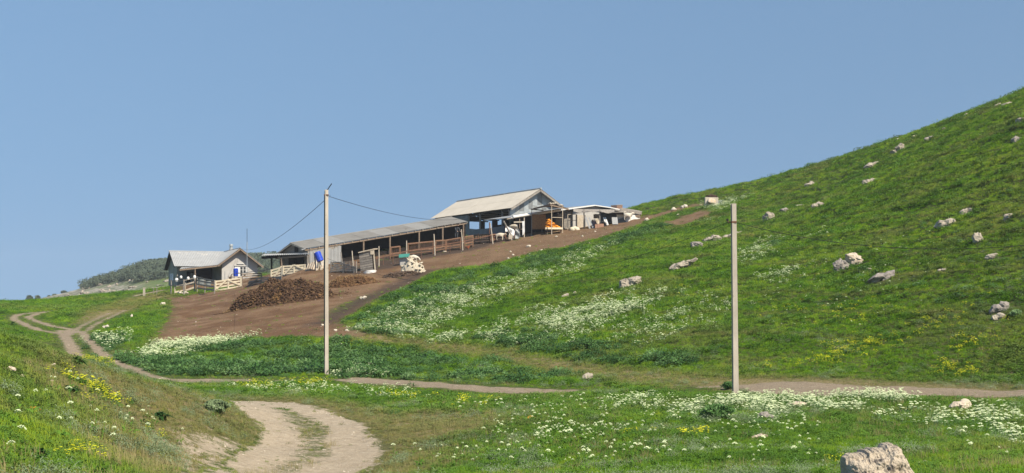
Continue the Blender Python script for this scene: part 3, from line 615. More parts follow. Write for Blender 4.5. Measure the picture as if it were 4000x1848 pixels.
M_lime = surf('limestone', (.40, .35, .28), (.25, .215, .17), 2.2, .95, .7, .06, c3=(.13, .115, .105), s3=2.6, t3=.54)
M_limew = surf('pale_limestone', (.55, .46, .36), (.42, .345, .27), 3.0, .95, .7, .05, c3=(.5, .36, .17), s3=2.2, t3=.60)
M_limed = surf('dark_limestone', (.30, .265, .235), (.17, .15, .135), 3.2, .95, .7, .05, c3=(.42, .38, .33), s3=3.0, t3=.58)  # dark stone, also the painted shade on one boulder of the pair
M_white_stone = surf('white_stone', (.54, .48, .39), (.48, .42, .33), 3.0, .95, .6, .04)
V_peb = bpy.data.collections.new('pebble_shapes')
for _i in range(3):
    _v, _f = rock_geo(.05, .04, .028, 300+_i, 1); _m = MB(); _m.add(_v, _f); _me = bpy.data.meshes.new('pebble_shape'); _me.from_pydata([q[:] for q in _v], [], _f); _me.materials.append(M_white_stone); V_peb.objects.link(bpy.data.objects.new('pebble_shape', _me))
def rock(px, py, w, h, seed, label, mat=None, name='rock', cat='rock', group=None, lobes=None, depth=.8, tilt=0, sub=3):
    """a rock whose visible part is w by h photo pixels about (px, py), half sunk in the turf where it stands"""
    g = G(px, py+h*.5); k = g.y/F; W = w*k/2; H = h*k
    m = MB(); r = random.Random(seed)
    if lobes is None:
        parts = [(0, 0, 1., 1., tilt)] if w < 1.9*h else [(-.38, -.1, .62, .85, tilt), (.36, .1, .66, 1., tilt)]
    else: parts = lobes
    for i, (ox, oz, fw, fh, tl) in enumerate(parts):
        vs, fs = rock_geo(W*fw*1.10, max(W*fw*depth, H*.5), H*fh*.60, seed*7+i, sub, .30)
        rot = Matrix.Rotation(r.uniform(-.4, .4), 3, 'Z')@Matrix.Rotation(-tl, 3, 'Y')
        c = Vector((g.x+ox*W, g.y+r.uniform(-.1, .1)*W+W*fw*depth*.4, g.z+H*.30+oz*H))
        m.add([c+rot@v for v in vs], fs)
    o = m.build(name, mat or M_lime); tag(o, label, cat, group)
    o.data.polygons.foreach_set('use_smooth', [h*w < 900]*len(o.data.polygons))
    FOOT.append((g.x, g.y+W*.3, W*.75)); return o
def boulder():
    prof = [(3296,1990),(3298,1848),(3302,1795),(3318,1778),(3345,1777),(3362,1780),(3392,1764),(3422,1759),(3450,1757),(3468,1741),(3478,1738),(3493,1738),(3500,1748),(3517,1750),(3528,1782),(3545,1814),(3563,1832),(3570,1860),(3578,1990)]
    Y0 = 16.2; k = Y0/F; P0 = P(3430, 1848, Y0); gz = T(P0.x, Y0)
    px_ = np.array([p[0] for p in prof], float); pz_ = np.array([CZ+(HZ-p[1])*k for p in prof])
    nx_, nt_ = 190, 170; vs = []; fs = []
    zb = gz-.15; off = Vector((3.3, 8.1, 2.2))
    for i in range(nx_+1):
        u = i/nx_; px = 3296+(3578-3296)*u; X = (px-2000)*k; ztop = np.interp(px, px_, pz_)+.022*mno.fractal(Vector((px*.06, 1, 3)), .5, 2, 4); H = max(ztop-zb, .02); D = .42*(max(0, 1-(2*u-1)**4))**.5+.02
        for j in range(nt_+1):
            t = math.pi*j/nt_; cy, sz = math.cos(t), math.sin(t)
            y = -D*math.copysign(abs(cy)**.75, cy); z = zb+H*sz**.55; y += (z-zb)*.28
            p = Vector((X, Y0+y, z)); q = p*3.0+off
            f = 1-abs(mno.fractal(q, .8, 2.1, 4)); n = Vector((0, cy, sz)).normalized(); n.y = -n.y
            rg = abs(mno.fractal(q*1.7+Vector((9, 2, 5)), .9, 2.2, 5)); dd = (f-.75)*.11-.06*max(0, .22-rg)+mno.fractal(q*3.2, .8, 2.1, 5)*.017
            if sz > .93: dd *= .35
            p += Vector((mno.noise(q*2)*.02, -abs(cy)*dd if cy > 0 else abs(cy)*dd, sz*dd*.5)); vs.append(p)
    for i in range(nx_):
        for j in range(nt_): a = i*(nt_+1)+j; fs.append((a, a+1, a+nt_+2, a+nt_+1))
    m = MB(); m.add(vs, fs); o = m.build('boulder', M_bould); tag(o, 'large craggy cream coloured boulder at the bottom right edge of the meadow', 'boulder'); o.data.polygons.foreach_set('use_smooth', [True]*len(o.data.polygons))
    FOOT.append((P0.x, Y0, .52))
M_bould = surf('boulder_stone', (.48, .41, .315), (.38, .315, .24), 3.2, .95, 1., .06, c3=(.15, .125, .105), s3=4.2, t3=.56)
def all_rocks():
    L = [ # px, py, w, h, label, material, tilt
     (3165,718,46,22,'small grey rock high on the hill, left of the ledge below the skyline outcrop',M_lime,.4),(3402,704,66,24,'grey double rock high on the hill straight under the skyline outcrop',M_lime,.2),
     (3125,801,34,9,'thin flat pale stone in a short row of stones right of the near pole top',M_lime,.1),(3193,797,50,20,'narrow grey rock at the right end of the short row of stones',M_lime,.35),
     (3065,818,36,22,'bluish grey rock between the lumpy rock and the thin flat stone',M_limed,.1),(3003,842,50,40,'lumpy pale rock nearest to the right of the pole top',M_lime,.7),
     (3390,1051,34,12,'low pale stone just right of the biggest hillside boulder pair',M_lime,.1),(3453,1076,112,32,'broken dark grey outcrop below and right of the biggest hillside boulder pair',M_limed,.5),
     (3680,1054,42,14,'low grey stone alone in the grass right of the broken dark outcrop',M_lime,.2),(3692,869,80,34,'long craggy ledge rock rising to the right above the wire',M_lime,.5),
     (3780,821,60,28,'grey rock just above and right of the long craggy ledge',M_lime,.4),(3823,922,44,44,'upright pale grey slab leaning right, crossed by the wire',M_lime,.9),
     (3941,846,44,30,'tilted smooth pale grey rock near the right edge above the wire',M_lime,.7),(3875,998,42,27,'small rounded grey rock near the right edge below the wire',M_lime,.2),
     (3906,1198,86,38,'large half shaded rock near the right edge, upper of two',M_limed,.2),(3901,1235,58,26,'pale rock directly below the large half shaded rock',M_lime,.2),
     (3507,544,22,12,'little pale stone at the top left of the skyline outcrop',M_lime,0),(3575,531,22,10,'pinkish stone standing right of the skyline outcrop',M_limew,0),
     (3628,539,38,20,'dark stone pair right of the pinkish stone near the skyline',M_limed,.3),(3689,503,22,14,'tiny grey stone alone close under the skyline, right of the dark pair',M_lime,0),
     (3775,446,22,14,'pale tan stone right on the skyline near the right edge',M_limew,.4),(3937,403,46,18,'grey outcrop just under the skyline at the right edge',M_lime,.2),
     (3900,408,32,12,'brownish low stone left of the grey outcrop at the right skyline',M_limew,.2),(3990,466,36,22,'stone cut by the right edge, upper one',M_lime,.3),
     (3973,540,46,26,'dark brown stone at the right edge in bare earth',M_limed,.3),(3407,641,66,18,'thin pale ledge of rock slanting below the skyline outcrop',M_lime,.4),
     (2632,815,20,13,'whitish stone on the grass bank left of the two stones near the trough',M_white_stone,.3),(2672,805,28,14,'pair of whitish stones on the bank below the stone trough',M_white_stone,.2),
     (2649,840,16,10,'small whitish stone in the weeds below the bank stones',M_white_stone,.4),(2527,855,15,13,'small white stone at the upper tip of the dirt yard right of the dog',M_white_stone,.5),
     (2295,1471,48,28,'round beige rock beside the valley track between the poles',M_lime,.4),(2990,1620,66,42,'grey lichened rock among white flowers right of the near pole',M_limed,.2),
     (2965,1703,62,16,'flat tan stone sunk in the grass below the lichened rock',M_limew,0),(3113,1577,90,22,'flat pinkish rock in the thick white flowers by the track',M_limew,0),
     (3752,1580,96,38,'wedge shaped beige rock at the right below the track',M_limew,.35),(3604,1808,58,18,'small flat stone right of the big foreground boulder',M_lime,.3),
     (35,1441,56,16,'flat beige stone at the left edge on the near mound',M_limew,-.3),(85,1466,15,14,'bright white stone on the near mound',M_white_stone,-.3),(222,1457,18,8,'small white stone on the near mound left of the yellow flowers',M_white_stone,0),(205,1424,24,12,'pale tan stone on the mound above the small white stone',M_limew,.1),
     (202,1486,14,12,'dull tan stone on the mound below the small white stone',M_limew,.1),
     (633,1187,24,15,'white stone below the farmhouse fence at the edge of the dirt',M_white_stone,.2),(513,1233,11,15,'upright white stone in the green left of the dirt yard',M_white_stone,0),(413,1275,27,12,'flat white stone near the track junction',M_white_stone,-.1),(457,1291,11,7,'small white stone right below the flat white stone',M_white_stone,0),
     (1418,1162,30,12,'flat white stone at the green tongue below the muck heap',M_white_stone,0),(2065,960,19,13,'brown and white stone on the yard slope below the hay shelter',M_white_stone,.6),(2113,978,15,11,'white stone at the grass edge of the slope',M_white_stone,.6),
     (2604,877,12,7,'little white stone in the weeds at the right tip of the slope',M_white_stone,.3),(2300,950,11,8,'pale stone at the top edge of the dark weeds below the shed',M_white_stone,.1),
     (2845,920,52,13,'thin flat rock behind the near pole on the hill',M_lime,.3),(2886,908,26,10,'short flat stone just right of the near pole on the hill',M_lime,.3),
     (2209,1153,32,14,'grey flat half of a sunken rock pair on the lower slope',M_lime,.5),(2244,1144,20,12,'tan half of a sunken rock pair on the lower slope',M_limew,.4),
     (1330,1345,16,12,'white stone in the green strip just right of the tall pole',M_white_stone,0),(1258,1268,12,8,'white stone left of the tall pole on the dirt edge',M_white_stone,0),(1310,1289,13,9,'white stone right of the tall pole at the dirt edge',M_white_stone,0),(1354,1288,13,9,'pale stone second to the right of the tall pole at the dirt edge',M_white_stone,0),
     (1410,1101,16,10,'tan stone on the mud below the outhouse',M_limew,0),(1575,1137,0,0,'',None,0)]
    for i, (px, py, w, h, lab, mt, tl) in enumerate(L):
        if w: rock(px, py, w, h, 100+i, lab, mt, tilt=tl)
    rock(2461,1097,92,42,11,'two lobed beige boulder with a dark cleft in the middle of the lower slope',M_lime, name='boulder', cat='boulder', lobes=[(-.38,-.12,.62,.85,.2),(.34,.10,.72,1.,.25)], sub=4)
    rock(2672,1024,112,46,12,'long low slab of rock slanting up to the right on the slope',M_lime, name='boulder', cat='boulder', lobes=[(-.6,-.25,.40,.6,.5),(-.05,0,.52,.55,.42),(.55,.3,.46,.36,.42)], sub=4)
    rock(2719,953,46,30,13,'dark round rock with small pale stone left of the pale lump on the slope',M_limed, name='boulder', cat='boulder', sub=4)
    rock(2782,929,78,30,14,'pale knobbly rock left of the near pole on the slope',M_lime, name='boulder', cat='boulder', lobes=[(-.45,-.1,.55,.6,.35),(.42,.1,.55,1.,.1)], sub=4)
    rock(3335,1006,76,60,15,'big cream coloured boulder, right one of the touching pair on the hill',M_limew, name='boulder', cat='boulder', depth=.9, sub=4)
    rock(3284,1031,66,54,16,'dark shaded boulder, left one of the touching pair on the hill',M_limed, name='boulder', cat='boulder', depth=.9, sub=4)  # its neighbour's shadow is put into the darker stone colour
    rock(3512,577,70,40,17,'cluster of grey rocks forming the outcrop under the skyline',M_lime, name='boulder', cat='boulder', lobes=[(-.5,-.4,.45,.7,.2),(.1,.1,.5,.8,.2),(.55,.1,.4,.4,.3)], sub=4)
    boulder()
    for i, (px, py) in enumerate([(1994,982),(1985,1008),(2004,995),(2028,1006),(2068,992),(2143,994),(2120,993),(2173,923),(2275,921),(2325,903),(2090,1045)]):
        rock(px, py, 8+i % 4, 6+i % 3, 400+i, 'small white stone lying on the brown slope in front of the sheds', M_white_stone, name='stone', cat='stone', group='small white stones on the slope before the sheds')
# ------------------------------------------------------------------ farm materials
M_conc = surf('pole_concrete', (.50, .44, .37), (.36, .315, .26), 3, .9, .5, .01, stretch=(1, 1, .3), c3=(.22, .185, .15), s3=2.5, t3=.60)
M_asb = surf('white_fibre_cement', (.325, .33, .33), (.285, .288, .288), 1.2, .75, .1, .004, c3=(.42, .40, .37), s3=.7, t3=.6)
M_oldroof = surf('weathered_fibre_cement', (.225, .215, .198), (.18, .172, .158), .8, .9, .2, .006, c3=(.115, .10, .08), s3=.5, t3=.63)
M_oldroof2 = surf('newer_fibre_cement', (.265, .26, .248), (.225, .22, .208), .8, .9, .2, .006, c3=(.16, .14, .115), s3=.6, t3=.66)
M_cream = surf('cream_sheet_roof', (.42, .385, .33), (.37, .34, .29), .5, .7, .1, .004)
M_plast = surf('grey_plaster', (.33, .305, .27), (.27, .25, .22), 1.5, .95, .25, .01, c3=(.22, .2, .175), s3=1.2, t3=.64)
M_plast2 = surf('pale_plaster', (.46, .445, .42), (.40, .385, .36), 1.3, .95, .25, .01, c3=(.25, .225, .2), s3=1., t3=.62)
M_wood = surf('weathered_wood', (.27, .205, .15), (.17, .125, .09), 6, .85, .4, .006, stretch=(1, 1, 1))
M_greyw = surf('grey_boards', (.30, .27, .235), (.18, .16, .14), 5, .9, .4, .006)
M_neww = surf('fresh_pine', (.80, .70, .52), (.72, .61, .43), 5, .75, .2, .004)
M_palew = surf('pale_wood', (.52, .45, .36), (.40, .34, .26), 5, .85, .3, .004)
M_dark = surf('dark_timber_and_shade', (.022, .017, .014), (.012, .010, .009), 4, .95, .2, .005)  # near-black timber, also the panels that paint interior shade
M_rust = surf('rusty_steel', (.19, .09, .055), (.12, .065, .045), 8, .8, .4, .004)
M_zinc = surf('galvanised_sheet', (.36, .39, .40), (.27, .30, .315), 1.1, .55, .15, .004, metal=.35, c3=(.45, .47, .47), s3=.9, t3=.56)
M_blue = surf('blue_plastic', (.010, .045, .42), (.012, .06, .50), 3, .4, 0, spec=.5)
M_white = surf('white_paint', (.74, .73, .70), (.66, .65, .62), 4, .6, .05)
M_glass = surf('dark_window_pane', (.03, .035, .04), (.05, .055, .06), 3, .1, 0, spec=.6)
M_brick = surf('brick_red', (.40, .235, .165), (.33, .19, .13), 7, .95, .4, .01)
M_muck = surf('dung', (.12, .066, .036), (.045, .025, .015), 4, .95, .9, .06, c3=(.20, .115, .045), s3=1.4, t3=.57)
M_muck2 = surf('straw_dung', (.20, .105, .05), (.115, .062, .032), 4, .95, .9, .05, c3=(.07, .04, .025), s3=1.3, t3=.6)
M_wool = surf('raw_fleece', (.52, .46, .36), (.40, .35, .27), 4, .95, .5, .03, c3=(.28, .22, .17), s3=3, t3=.63)
M_sheep = surf('sheep_wool', (.60, .53, .42), (.48, .41, .32), 9, .95, .6, .03)
M_dog = surf('dog_fur', (.66, .60, .50), (.54, .48, .40), 9, .95, .4, .02)
M_blackf = surf('dark_fur', (.035, .022, .016), (.06, .036, .024), 9, .9, .4, .02)
M_skin = surf('skin', (.50, .32, .24), (.46, .29, .21), 5, .6, 0)
M_cloth = surf('dark_grey_cloth', (.07, .075, .085), (.05, .055, .06), 5, .9, .2)
M_tarp = surf('white_sheeting', (.76, .75, .73), (.66, .65, .64), 2, .6, .3, .02)
M_green = surf('green_sheet_roof', (.05, .22, .17), (.04, .18, .14), 3, .55, .05)
M_osb = surf('chipboard', (.32, .165, .06), (.20, .10, .04), 7, .85, .2, .004)
M_orange2 = surf('orange_maize', (.80, .33, .03), (.62, .22, .02), 12, .7, .8, .03)
M_wire = surf('black_cable', (.03, .03, .03), (.02, .02, .02), 5, .6, 0)
M_peb2 = surf('mud', (.12, .08, .055), (.08, .055, .04), 5, .95, .6, .03)
M_leafd = leafmat('far_leaves', [(.075, .10, .07), (.105, .135, .09), (.14, .17, .115)], transl=.25)  # distance haze mixed into the leaf colours, paler and greyer
M_bark = surf('bark', (.10, .08, .06), (.06, .05, .04), 6, .95, .4, .01)
M_burd = leafmat('burdock_leaves', [(.025, .065, .016), (.04, .09, .022), (.07, .13, .03)], transl=.3)

def skin_mesh(name, joints, mat, parent=None, sub=2, edges=None):
    """one continuous body: joints = {key: (parent_key, position, radius)}"""
    keys = list(joints); me = bpy.data.meshes.new(name+'_cage'); idx = {k: i for i, k in enumerate(keys)}
    me.from_pydata([tuple(joints[k][1]) for k in keys], [(idx[joints[k][0]], idx[k]) for k in keys if joints[k][0] is not None], [])
    o = bpy.data.objects.new(name+'_cage', me); C.objects.link(o); md = o.modifiers.new('s', 'SKIN'); md.use_smooth_shade = True
    for i, k in enumerate(keys):
        r = joints[k][2]; me.skin_vertices[0].data[i].radius = (r, r) if not isinstance(r, tuple) else r
        me.skin_vertices[0].data[i].use_root = joints[k][0] is None
    sd = o.modifiers.new('d', 'SUBSURF'); sd.levels = sd.render_levels = sub
    dg = bpy.context.evaluated_depsgraph_get(); m2 = bpy.data.meshes.new_from_object(o.evaluated_get(dg)); bpy.data.objects.remove(o)
    m2.materials.clear(); m2.materials.append(mat); m2.name = name
    q = bpy.data.objects.new(name, m2); C.objects.link(q); m2.polygons.foreach_set('use_smooth', [True]*len(m2.polygons))
    if parent: q.parent = parent
    return q
def gnd(px, py): return G(px, py)
def wire(name, a, b, sag, r, label, n=24):
    m = MB(); a, b = Vector(a), Vector(b); pts = [a.lerp(b, i/n)-Vector((0, 0, sag*4*(i/n)*(1-i/n))) for i in range(n+1)]
    m.tube(pts, r, 5); return tag(m.build(name, M_wire), label, 'cable')
def plank_gate(pxL, tL, bL, pxR, tR, bR, nr, mat, label, braces, uprights=(), w=.11, th=.03, YL=None, YR=None, cat='gate', name='wooden_gate', group=None):
    gl = P(pxL, bL, YL or gnd(pxL, bL).y-.0); gr = P(pxR, bR, YR or gnd(pxR, bR).y); HL = (bL-tL)*gl.y/F; HR = (bR-tR)*gr.y/F
    o = thing(name, gl.lerp(gr, .5), label, cat, group); d = (gr-gl); d.z = 0; d.normalize(); nrm = Vector((d.y, -d.x, 0))
    pt = lambda u, t: gl.lerp(gr, u)+Vector((0, 0, (HL*(1-u)+HR*u)*t))
    for i in range(nr):
        t = (i+.35)/(nr-.3); MB().bar(pt(0, t), pt(1, t), th, w).build('rail', mat, o)
    for u in (0.01, .99)+tuple(uprights): MB().bar(pt(u, 0)+nrm*.04, pt(u, 1.0)+nrm*.04, w, th, up=nrm).build('upright', mat, o)
    for (u0, t0, u1, t1) in braces: MB().bar(pt(u0, t0)+nrm*.07, pt(u1, t1)+nrm*.07, th, w*.9).build('brace', mat, o)
    return o
def rail_fence(pts, rails, label, mat=None, pr=.06, cat='fence', name='rail_fence', rail_mat=None, rw=.09):
    """posts given by photo column, top row, foot row; rails as heights (share of post) between neighbours"""
    mat = mat or M_palew; P0 = [gnd(p[0], p[2]) for p in pts]; o = thing(name, P0[0], label, cat)
    tops = [Vector((g.x+(p[3]*g.y/F if len(p) > 3 else 0), g.y, g.z+(p[2]-p[1])*g.y/F)) for p, g in zip(pts, P0)]
    for g, t in zip(P0, tops): MB().tube([g-Vector((0, 0, .2)), g.lerp(t, .5)+Vector((.01, 0, 0)), t], [pr, pr*.95, pr*.8], 7).build('post', mat, o)
    for i in range(len(pts)-1):
        for t in rails: MB().bar(P0[i].lerp(tops[i], t)+Vector((0, -pr, 0)), P0[i+1].lerp(tops[i+1], t)+Vector((0, -pr, 0)), .03, rw).build('rail', rail_mat or mat, o)
    return o
def window(fr, plane, val, x0, x1, z0, z1, parent, cols, rows, mat=M_white, depth=.06, name='window', sgn=-1):
    """framed window in a wall; plane 'Y' faces the front, 'X' faces the left end"""
    q = (lambda a, d, z: fr.w(a, val+sgn*d, z)) if plane == 'Y' else (lambda a, d, z: fr.w(val+sgn*d, a, z))
    f = MB(); fw = .07
    def bx(a0, a1, b0, b1, d0, d1): f.hexa([q(a0, d0, b0), q(a1, d0, b0), q(a1, d1, b0), q(a0, d1, b0)], [q(a0, d0, b1), q(a1, d0, b1), q(a1, d1, b1), q(a0, d1, b1)])
    bx(x0, x1, z0, z0+fw, 0, depth); bx(x0, x1, z1-fw, z1, 0, depth); bx(x0, x0+fw, z0+fw, z1-fw, 0, depth); bx(x1-fw, x1, z0+fw, z1-fw, 0, depth)
    for i in range(1, cols): c = x0+(x1-x0)*i/cols; bx(c-fw/2, c+fw/2, z0+fw, z1-fw, 0, depth)
    for j in range(1, rows):
        c = z0+(z1-z0)*j/rows
        for i in range(cols): bx(x0+(x1-x0)*i/cols+fw*.5+.03*(i == 0), x0+(x1-x0)*(i+1)/cols-fw*.5-.03*(i == cols-1), c-fw*.3, c+fw*.3, 0, depth-.004)
    w = f.build(name, mat, parent); g = MB()
    g.hexa([q(x0+.02, .002, z0+.02), q(x1-.02, .002, z0+.02), q(x1-.02, .014, z0+.02), q(x0+.02, .014, z0+.02)], [q(x0+.02, .002, z1-.02), q(x1-.02, .002, z1-.02), q(x1-.02, .014, z1-.02), q(x0+.02, .014, z1-.02)])
    g.build('pane', M_glass, w); return w
def barrel(loc, r, h, label, tilt=0, az=0):
    o = thing('plastic_barrel', loc, label, 'barrel'); M = Matrix.Translation(loc)@Matrix.Rotation(az, 4, 'Z')@Matrix.Rotation(tilt, 4, 'Y'); m = MB()
    prof = [(.80, 0), (.95, .02), (1, .06), (1, .30), (1.035, .32), (1.035, .35), (1, .37), (1, .63), (1.035, .65), (1.035, .68), (1, .70), (1, .92), (.95, .97), (.78, 1.0)]
    m.tube([M@Vector((0, 0, h*t)) for _, t in prof], [r*q for q, _ in prof], 20); m.build('drum', M_blue, o, smooth=False)
    m = MB(); m.tube([M@Vector((r*.4, 0, h*1.0)), M@Vector((r*.4, 0, h*1.04))], [r*.16]*2, 10); m.build('cap', M_blue, o); return o

# ------------------------------------------------------------------ house
def build_house():
    A = P(939, 970, 150); fr = Fr(A, 23.); w = fr.w; H = A.z; root = thing('farmhouse', Vector((A.x-1.5, A.y+4, 5.2)), 'grey plastered farmhouse with white corrugated L shaped roof behind the plank gates', 'house')
    zb = 4.2; ze = H-2.05; pitch = 2.05/2.65; ry = 11.5; hd = 4.6
    mz = lambda y: H-.1-(abs(y-ry))*(2.0/hd)            # main roof height by local y
    wx = lambda x: H-.1-abs(x)*pitch
    # walls
    m = MB(); xl, xr = -2.1, 2.25; gy = .8
    m.prism([w(xl, gy, zb), w(xr, gy, zb), w(xr, gy, wx(xr)-.06), w(0, gy, H-.2), w(xl, gy, wx(xl)-.06)], fr.Y*.25); m.build('gable_wall', M_plast2, root)
    m = MB(); m.hexa([w(xl, 1.05, zb), w(xl+.25, 1.05, zb), w(xl+.25, 7.6, zb), w(xl, 7.6, zb)], [w(xl, 1.05, wx(xl)-.1), w(xl+.25, 1.05, wx(xl)-.1), w(xl+.25, 7.6, wx(xl)-.1), w(xl, 7.6, wx(xl)-.1)])
    m.build('wing_wall', M_plast, root); m = MB(); m.hexa([w(xr-.25, 1.05, zb), w(xr, 1.05, zb), w(xr, 7.6, zb), w(xr-.25, 7.6, zb)], [w(xr-.25, 1.05, wx(xr)-.1), w(xr, 1.05, wx(xr)-.1), w(xr, 7.6, wx(xr)-.1), w(xr-.25, 7.6, wx(xr)-.1)]); m.build('wing_wall', M_plast, root)
    X0, X1, y0, y1 = -6.5, 2.2, 7.6, 15.6
    m = MB(); m.prism([w(X0, y0, zb), w(X0, y1, zb), w(X0, y1, mz(y1)-.1), w(X0, ry, H-.3), w(X0, y0, mz(y0)-.1)], fr.X*.25); m.build('end_wall', M_plast, root)
    m = MB(); m.hexa([w(X0+.25, y0, zb), w(-2.1, y0, zb), w(-2.1, y0+.25, zb), w(X0+.25, y0+.25, zb)], [w(X0+.25, y0, mz(y0)-.1), w(-2.1, y0, mz(y0)-.1), w(-2.1, y0+.25, mz(y0)-.1), w(X0+.25, y0+.25, mz(y0)-.1)])
    m.build('long_wall', M_plast, root); m = MB(); m.hexa([w(X0+.25, y1-.25, zb), w(X1, y1-.25, zb), w(X1, y1, zb), w(X0+.25, y1, zb)], [w(X0+.25, y1-.25, mz(y1)-.1), w(X1, y1-.25, mz(y1)-.1), w(X1, y1, mz(y1)-.1), w(X0+.25, y1, mz(y1)-.1)]); m.build('long_wall', M_plast, root)
    # roofs
    xe = -6.95; f0 = ry-hd-.15; b0 = ry+hd+.35
    m = MB(); m.corr(w(xe, ry, H), w(.2, ry, H), w(.2, f0, H-2.07), w(xe, f0, H-2.07), 34, .022, 2); m.corr(w(2.8, ry, H), w(xe, ry, H), w(xe, b0, H-2.17), w(2.8, b0, H-2.17), 44, .022, 2)
    rf = m.build('main_roof', M_asb, root)
    MB().tube([w(xe-.05, ry, H+.03), w(2.8, ry, H+.03)], .08, 8).build('ridge_cap', M_asb, rf)
    e = MB(); e.bar(w(xe+.02, ry, H-.14), w(xe+.02, f0, H-2.2), .04, .16); e.bar(w(xe+.02, ry, H-.14), w(xe+.02, b0, H-2.3), .04, .16); e.build('barge_board', M_dark, rf)
    e = MB(); s = MB()
    for i in range(5): x = xe+.1+i*.1
    s.hexa([w(xe+.05, ry-.05, H-.16), w(X0, ry-.05, H-.16), w(X0, b0, H-2.33), w(xe+.05, b0, H-2.33)], [w(xe+.05, ry-.05, H-.10), w(X0, ry-.05, H-.10), w(X0, b0, H-2.27), w(xe+.05, b0, H-2.27)]); s.build('soffit', M_dark, rf)
    # wing roof: stops at the valleys where it meets the main roof
    m = MB(); vy = lambda x: ry-hd*abs(x)*pitch/2.0
    m.corr(w(0, 0, H+.02), w(0, ry-.1, H+.02), w(-2.7, vy(2.7), H+.02-2.7*pitch), w(-2.7, 0, H+.02-2.7*pitch), 46, .016, 2); m.corr(w(0, ry-.1, H+.02), w(0, 0, H+.02), w(2.85, 0, H+.02-2.85*pitch), w(2.85, vy(2.8), H+.02-2.85*pitch), 46, .035, 2)
    rw = m.build('wing_roof', M_asb, root); MB().tube([w(0, -.05, H+.05), w(0, ry-.3, H+.05)], .07, 8).build('ridge_cap', M_asb, rw)
    e = MB(); e.bar(w(0, .05, H-.12), w(-2.7, .05, H-.12-2.7*pitch), .04, .15); e.bar(w(0, .05, H-.12), w(2.85, .05, H-.12-2.85*pitch), .04, .15); e.build('barge_board', M_wood, rw)
    # porch
    a = P(701, 1051, 147.6); b_ = P(861, 1034, 149.2); bk = [w(-5.9, 7.5, ze-.12), w(-2.2, 7.5, ze-.05)]
    m = MB(); m.corr(bk[0], bk[1], b_, a, 22, .03, 1); pr = m.build('porch_roof', M_asb, root)
    MB().bar(a+Vector((0, .03, -.12)), b_+Vector((0, .03, -.12)), .08, .16).build('beam', M_wood, pr)
    g = fr.loc(P(762, 1060, 147.8)); top = P(762, 1048, 147.9); MB().tube([Vector((top.x, top.y, zb)), Vector((top.x, top.y, top.z-.1))], .07, 8).build('porch_post', M_wood, root)
    # openings
    p0 = fr.onX(665, 1070, X0); p1 = fr.onX(677, 1100, X0); l0, l1 = fr.loc(p0), fr.loc(p1)
    yy = sorted((l0[1], l1[1])); window(fr, 'X', X0, yy[0], yy[1], l1[2], l0[2], root, 2, 2)
    e = MB(); q0 = fr.loc(fr.onX(669, 1000, X0)); e.hexa([w(X0-.02, q0[1]-.7, q0[2]-.5), w(X0, q0[1]-.7, q0[2]-.5), w(X0, q0[1]+.3, q0[2]-.5), w(X0-.02, q0[1]+.3, q0[2]-.5)], [w(X0-.02, q0[1]-.7, q0[2]+.35), w(X0, q0[1]-.7, q0[2]+.35), w(X0, q0[1]+.3, q0[2]+.35), w(X0-.02, q0[1]+.3, q0[2]+.35)]); e.build('loft_hatch', M_wood, root)
    l0 = fr.loc(fr.onY(927, 998, gy)); l1 = fr.loc(fr.onY(951, 1028, gy))
    e = MB(); e.hexa([w(l0[0], gy-.05, l1[2]), w(l1[0], gy-.05, l1[2]), w(l1[0], gy-.002, l1[2]), w(l0[0], gy-.002, l1[2])], [w(l0[0], gy-.05, l0[2]), w(l1[0], gy-.05, l0[2]), w(l1[0], gy-.002, l0[2]), w(l0[0], gy-.002, l0[2])]); hh = e.build('loft_hatch', M_plast2, root)
    MB().bar(w(l0[0]-.05, gy-.07, l1[2]-.05), w(l1[0]+.05, gy-.07, l1[2]-.05), .1, .07).build('sill', M_white, hh)
    l0 = fr.loc(fr.onY(917, 1041, gy)); l1 = fr.loc(fr.onY(962, 1081, gy)); zt, zb2 = l0[2], l1[2]; xa = l0[0]; xb = l1[0]; xm = xa+(xb-xa)*.42
    window(fr, 'Y', gy, xm, xb, zb2, zt, root, 2, 3, name='french_window')
    e = MB(); e.hexa([w(xa, gy-.06, zb2-.3), w(xm-.01, gy-.06, zb2-.3), w(xm-.01, gy-.002, zb2-.3), w(xa, gy-.002, zb2-.3)], [w(xa, gy-.06, zt), w(xm-.01, gy-.06, zt), w(xm-.01, gy-.002, zt), w(xa, gy-.002, zt)]); dd = e.build('door', M_white, root)
    MB().box(w(xm-.1, gy-.09, zb2+.5), (.03, .06, .12), fr.M).build('handle', M_rust, dd)
    MB().bar(w(xa-.05, gy-.07, zt+.08), w(xb+.05, gy-.07, zt+.08), .14, .08).build('lintel', M_plast2, root)
    e = MB(); e.hexa([w(-4.35, 7.5, zb), w(-2.15, 7.5, zb), w(-2.15, 7.59, zb), w(-4.35, 7.59, zb)], [w(-4.35, 7.5, ze-.2), w(-2.15, 7.5, ze-.2), w(-2.15, 7.59, ze-.2), w(-4.35, 7.59, ze-.2)]); e.build('porch_shade', M_dark, root)  # black panel painted as the deep shade under the porch roof
    # dark doorway, open white door leaf and small window under the porch
    e = MB(); e.hexa([w(-5.3, 7.56, zb+1.2), w(-4.5, 7.56, zb+1.2), w(-4.5, 7.597, zb+1.2), w(-5.3, 7.597, zb+1.2)], [w(-5.3, 7.56, zb+3.3), w(-4.5, 7.56, zb+3.3), w(-4.5, 7.597, zb+3.3), w(-5.3, 7.597, zb+3.3)]); e.build('doorway_shade', M_dark, root)
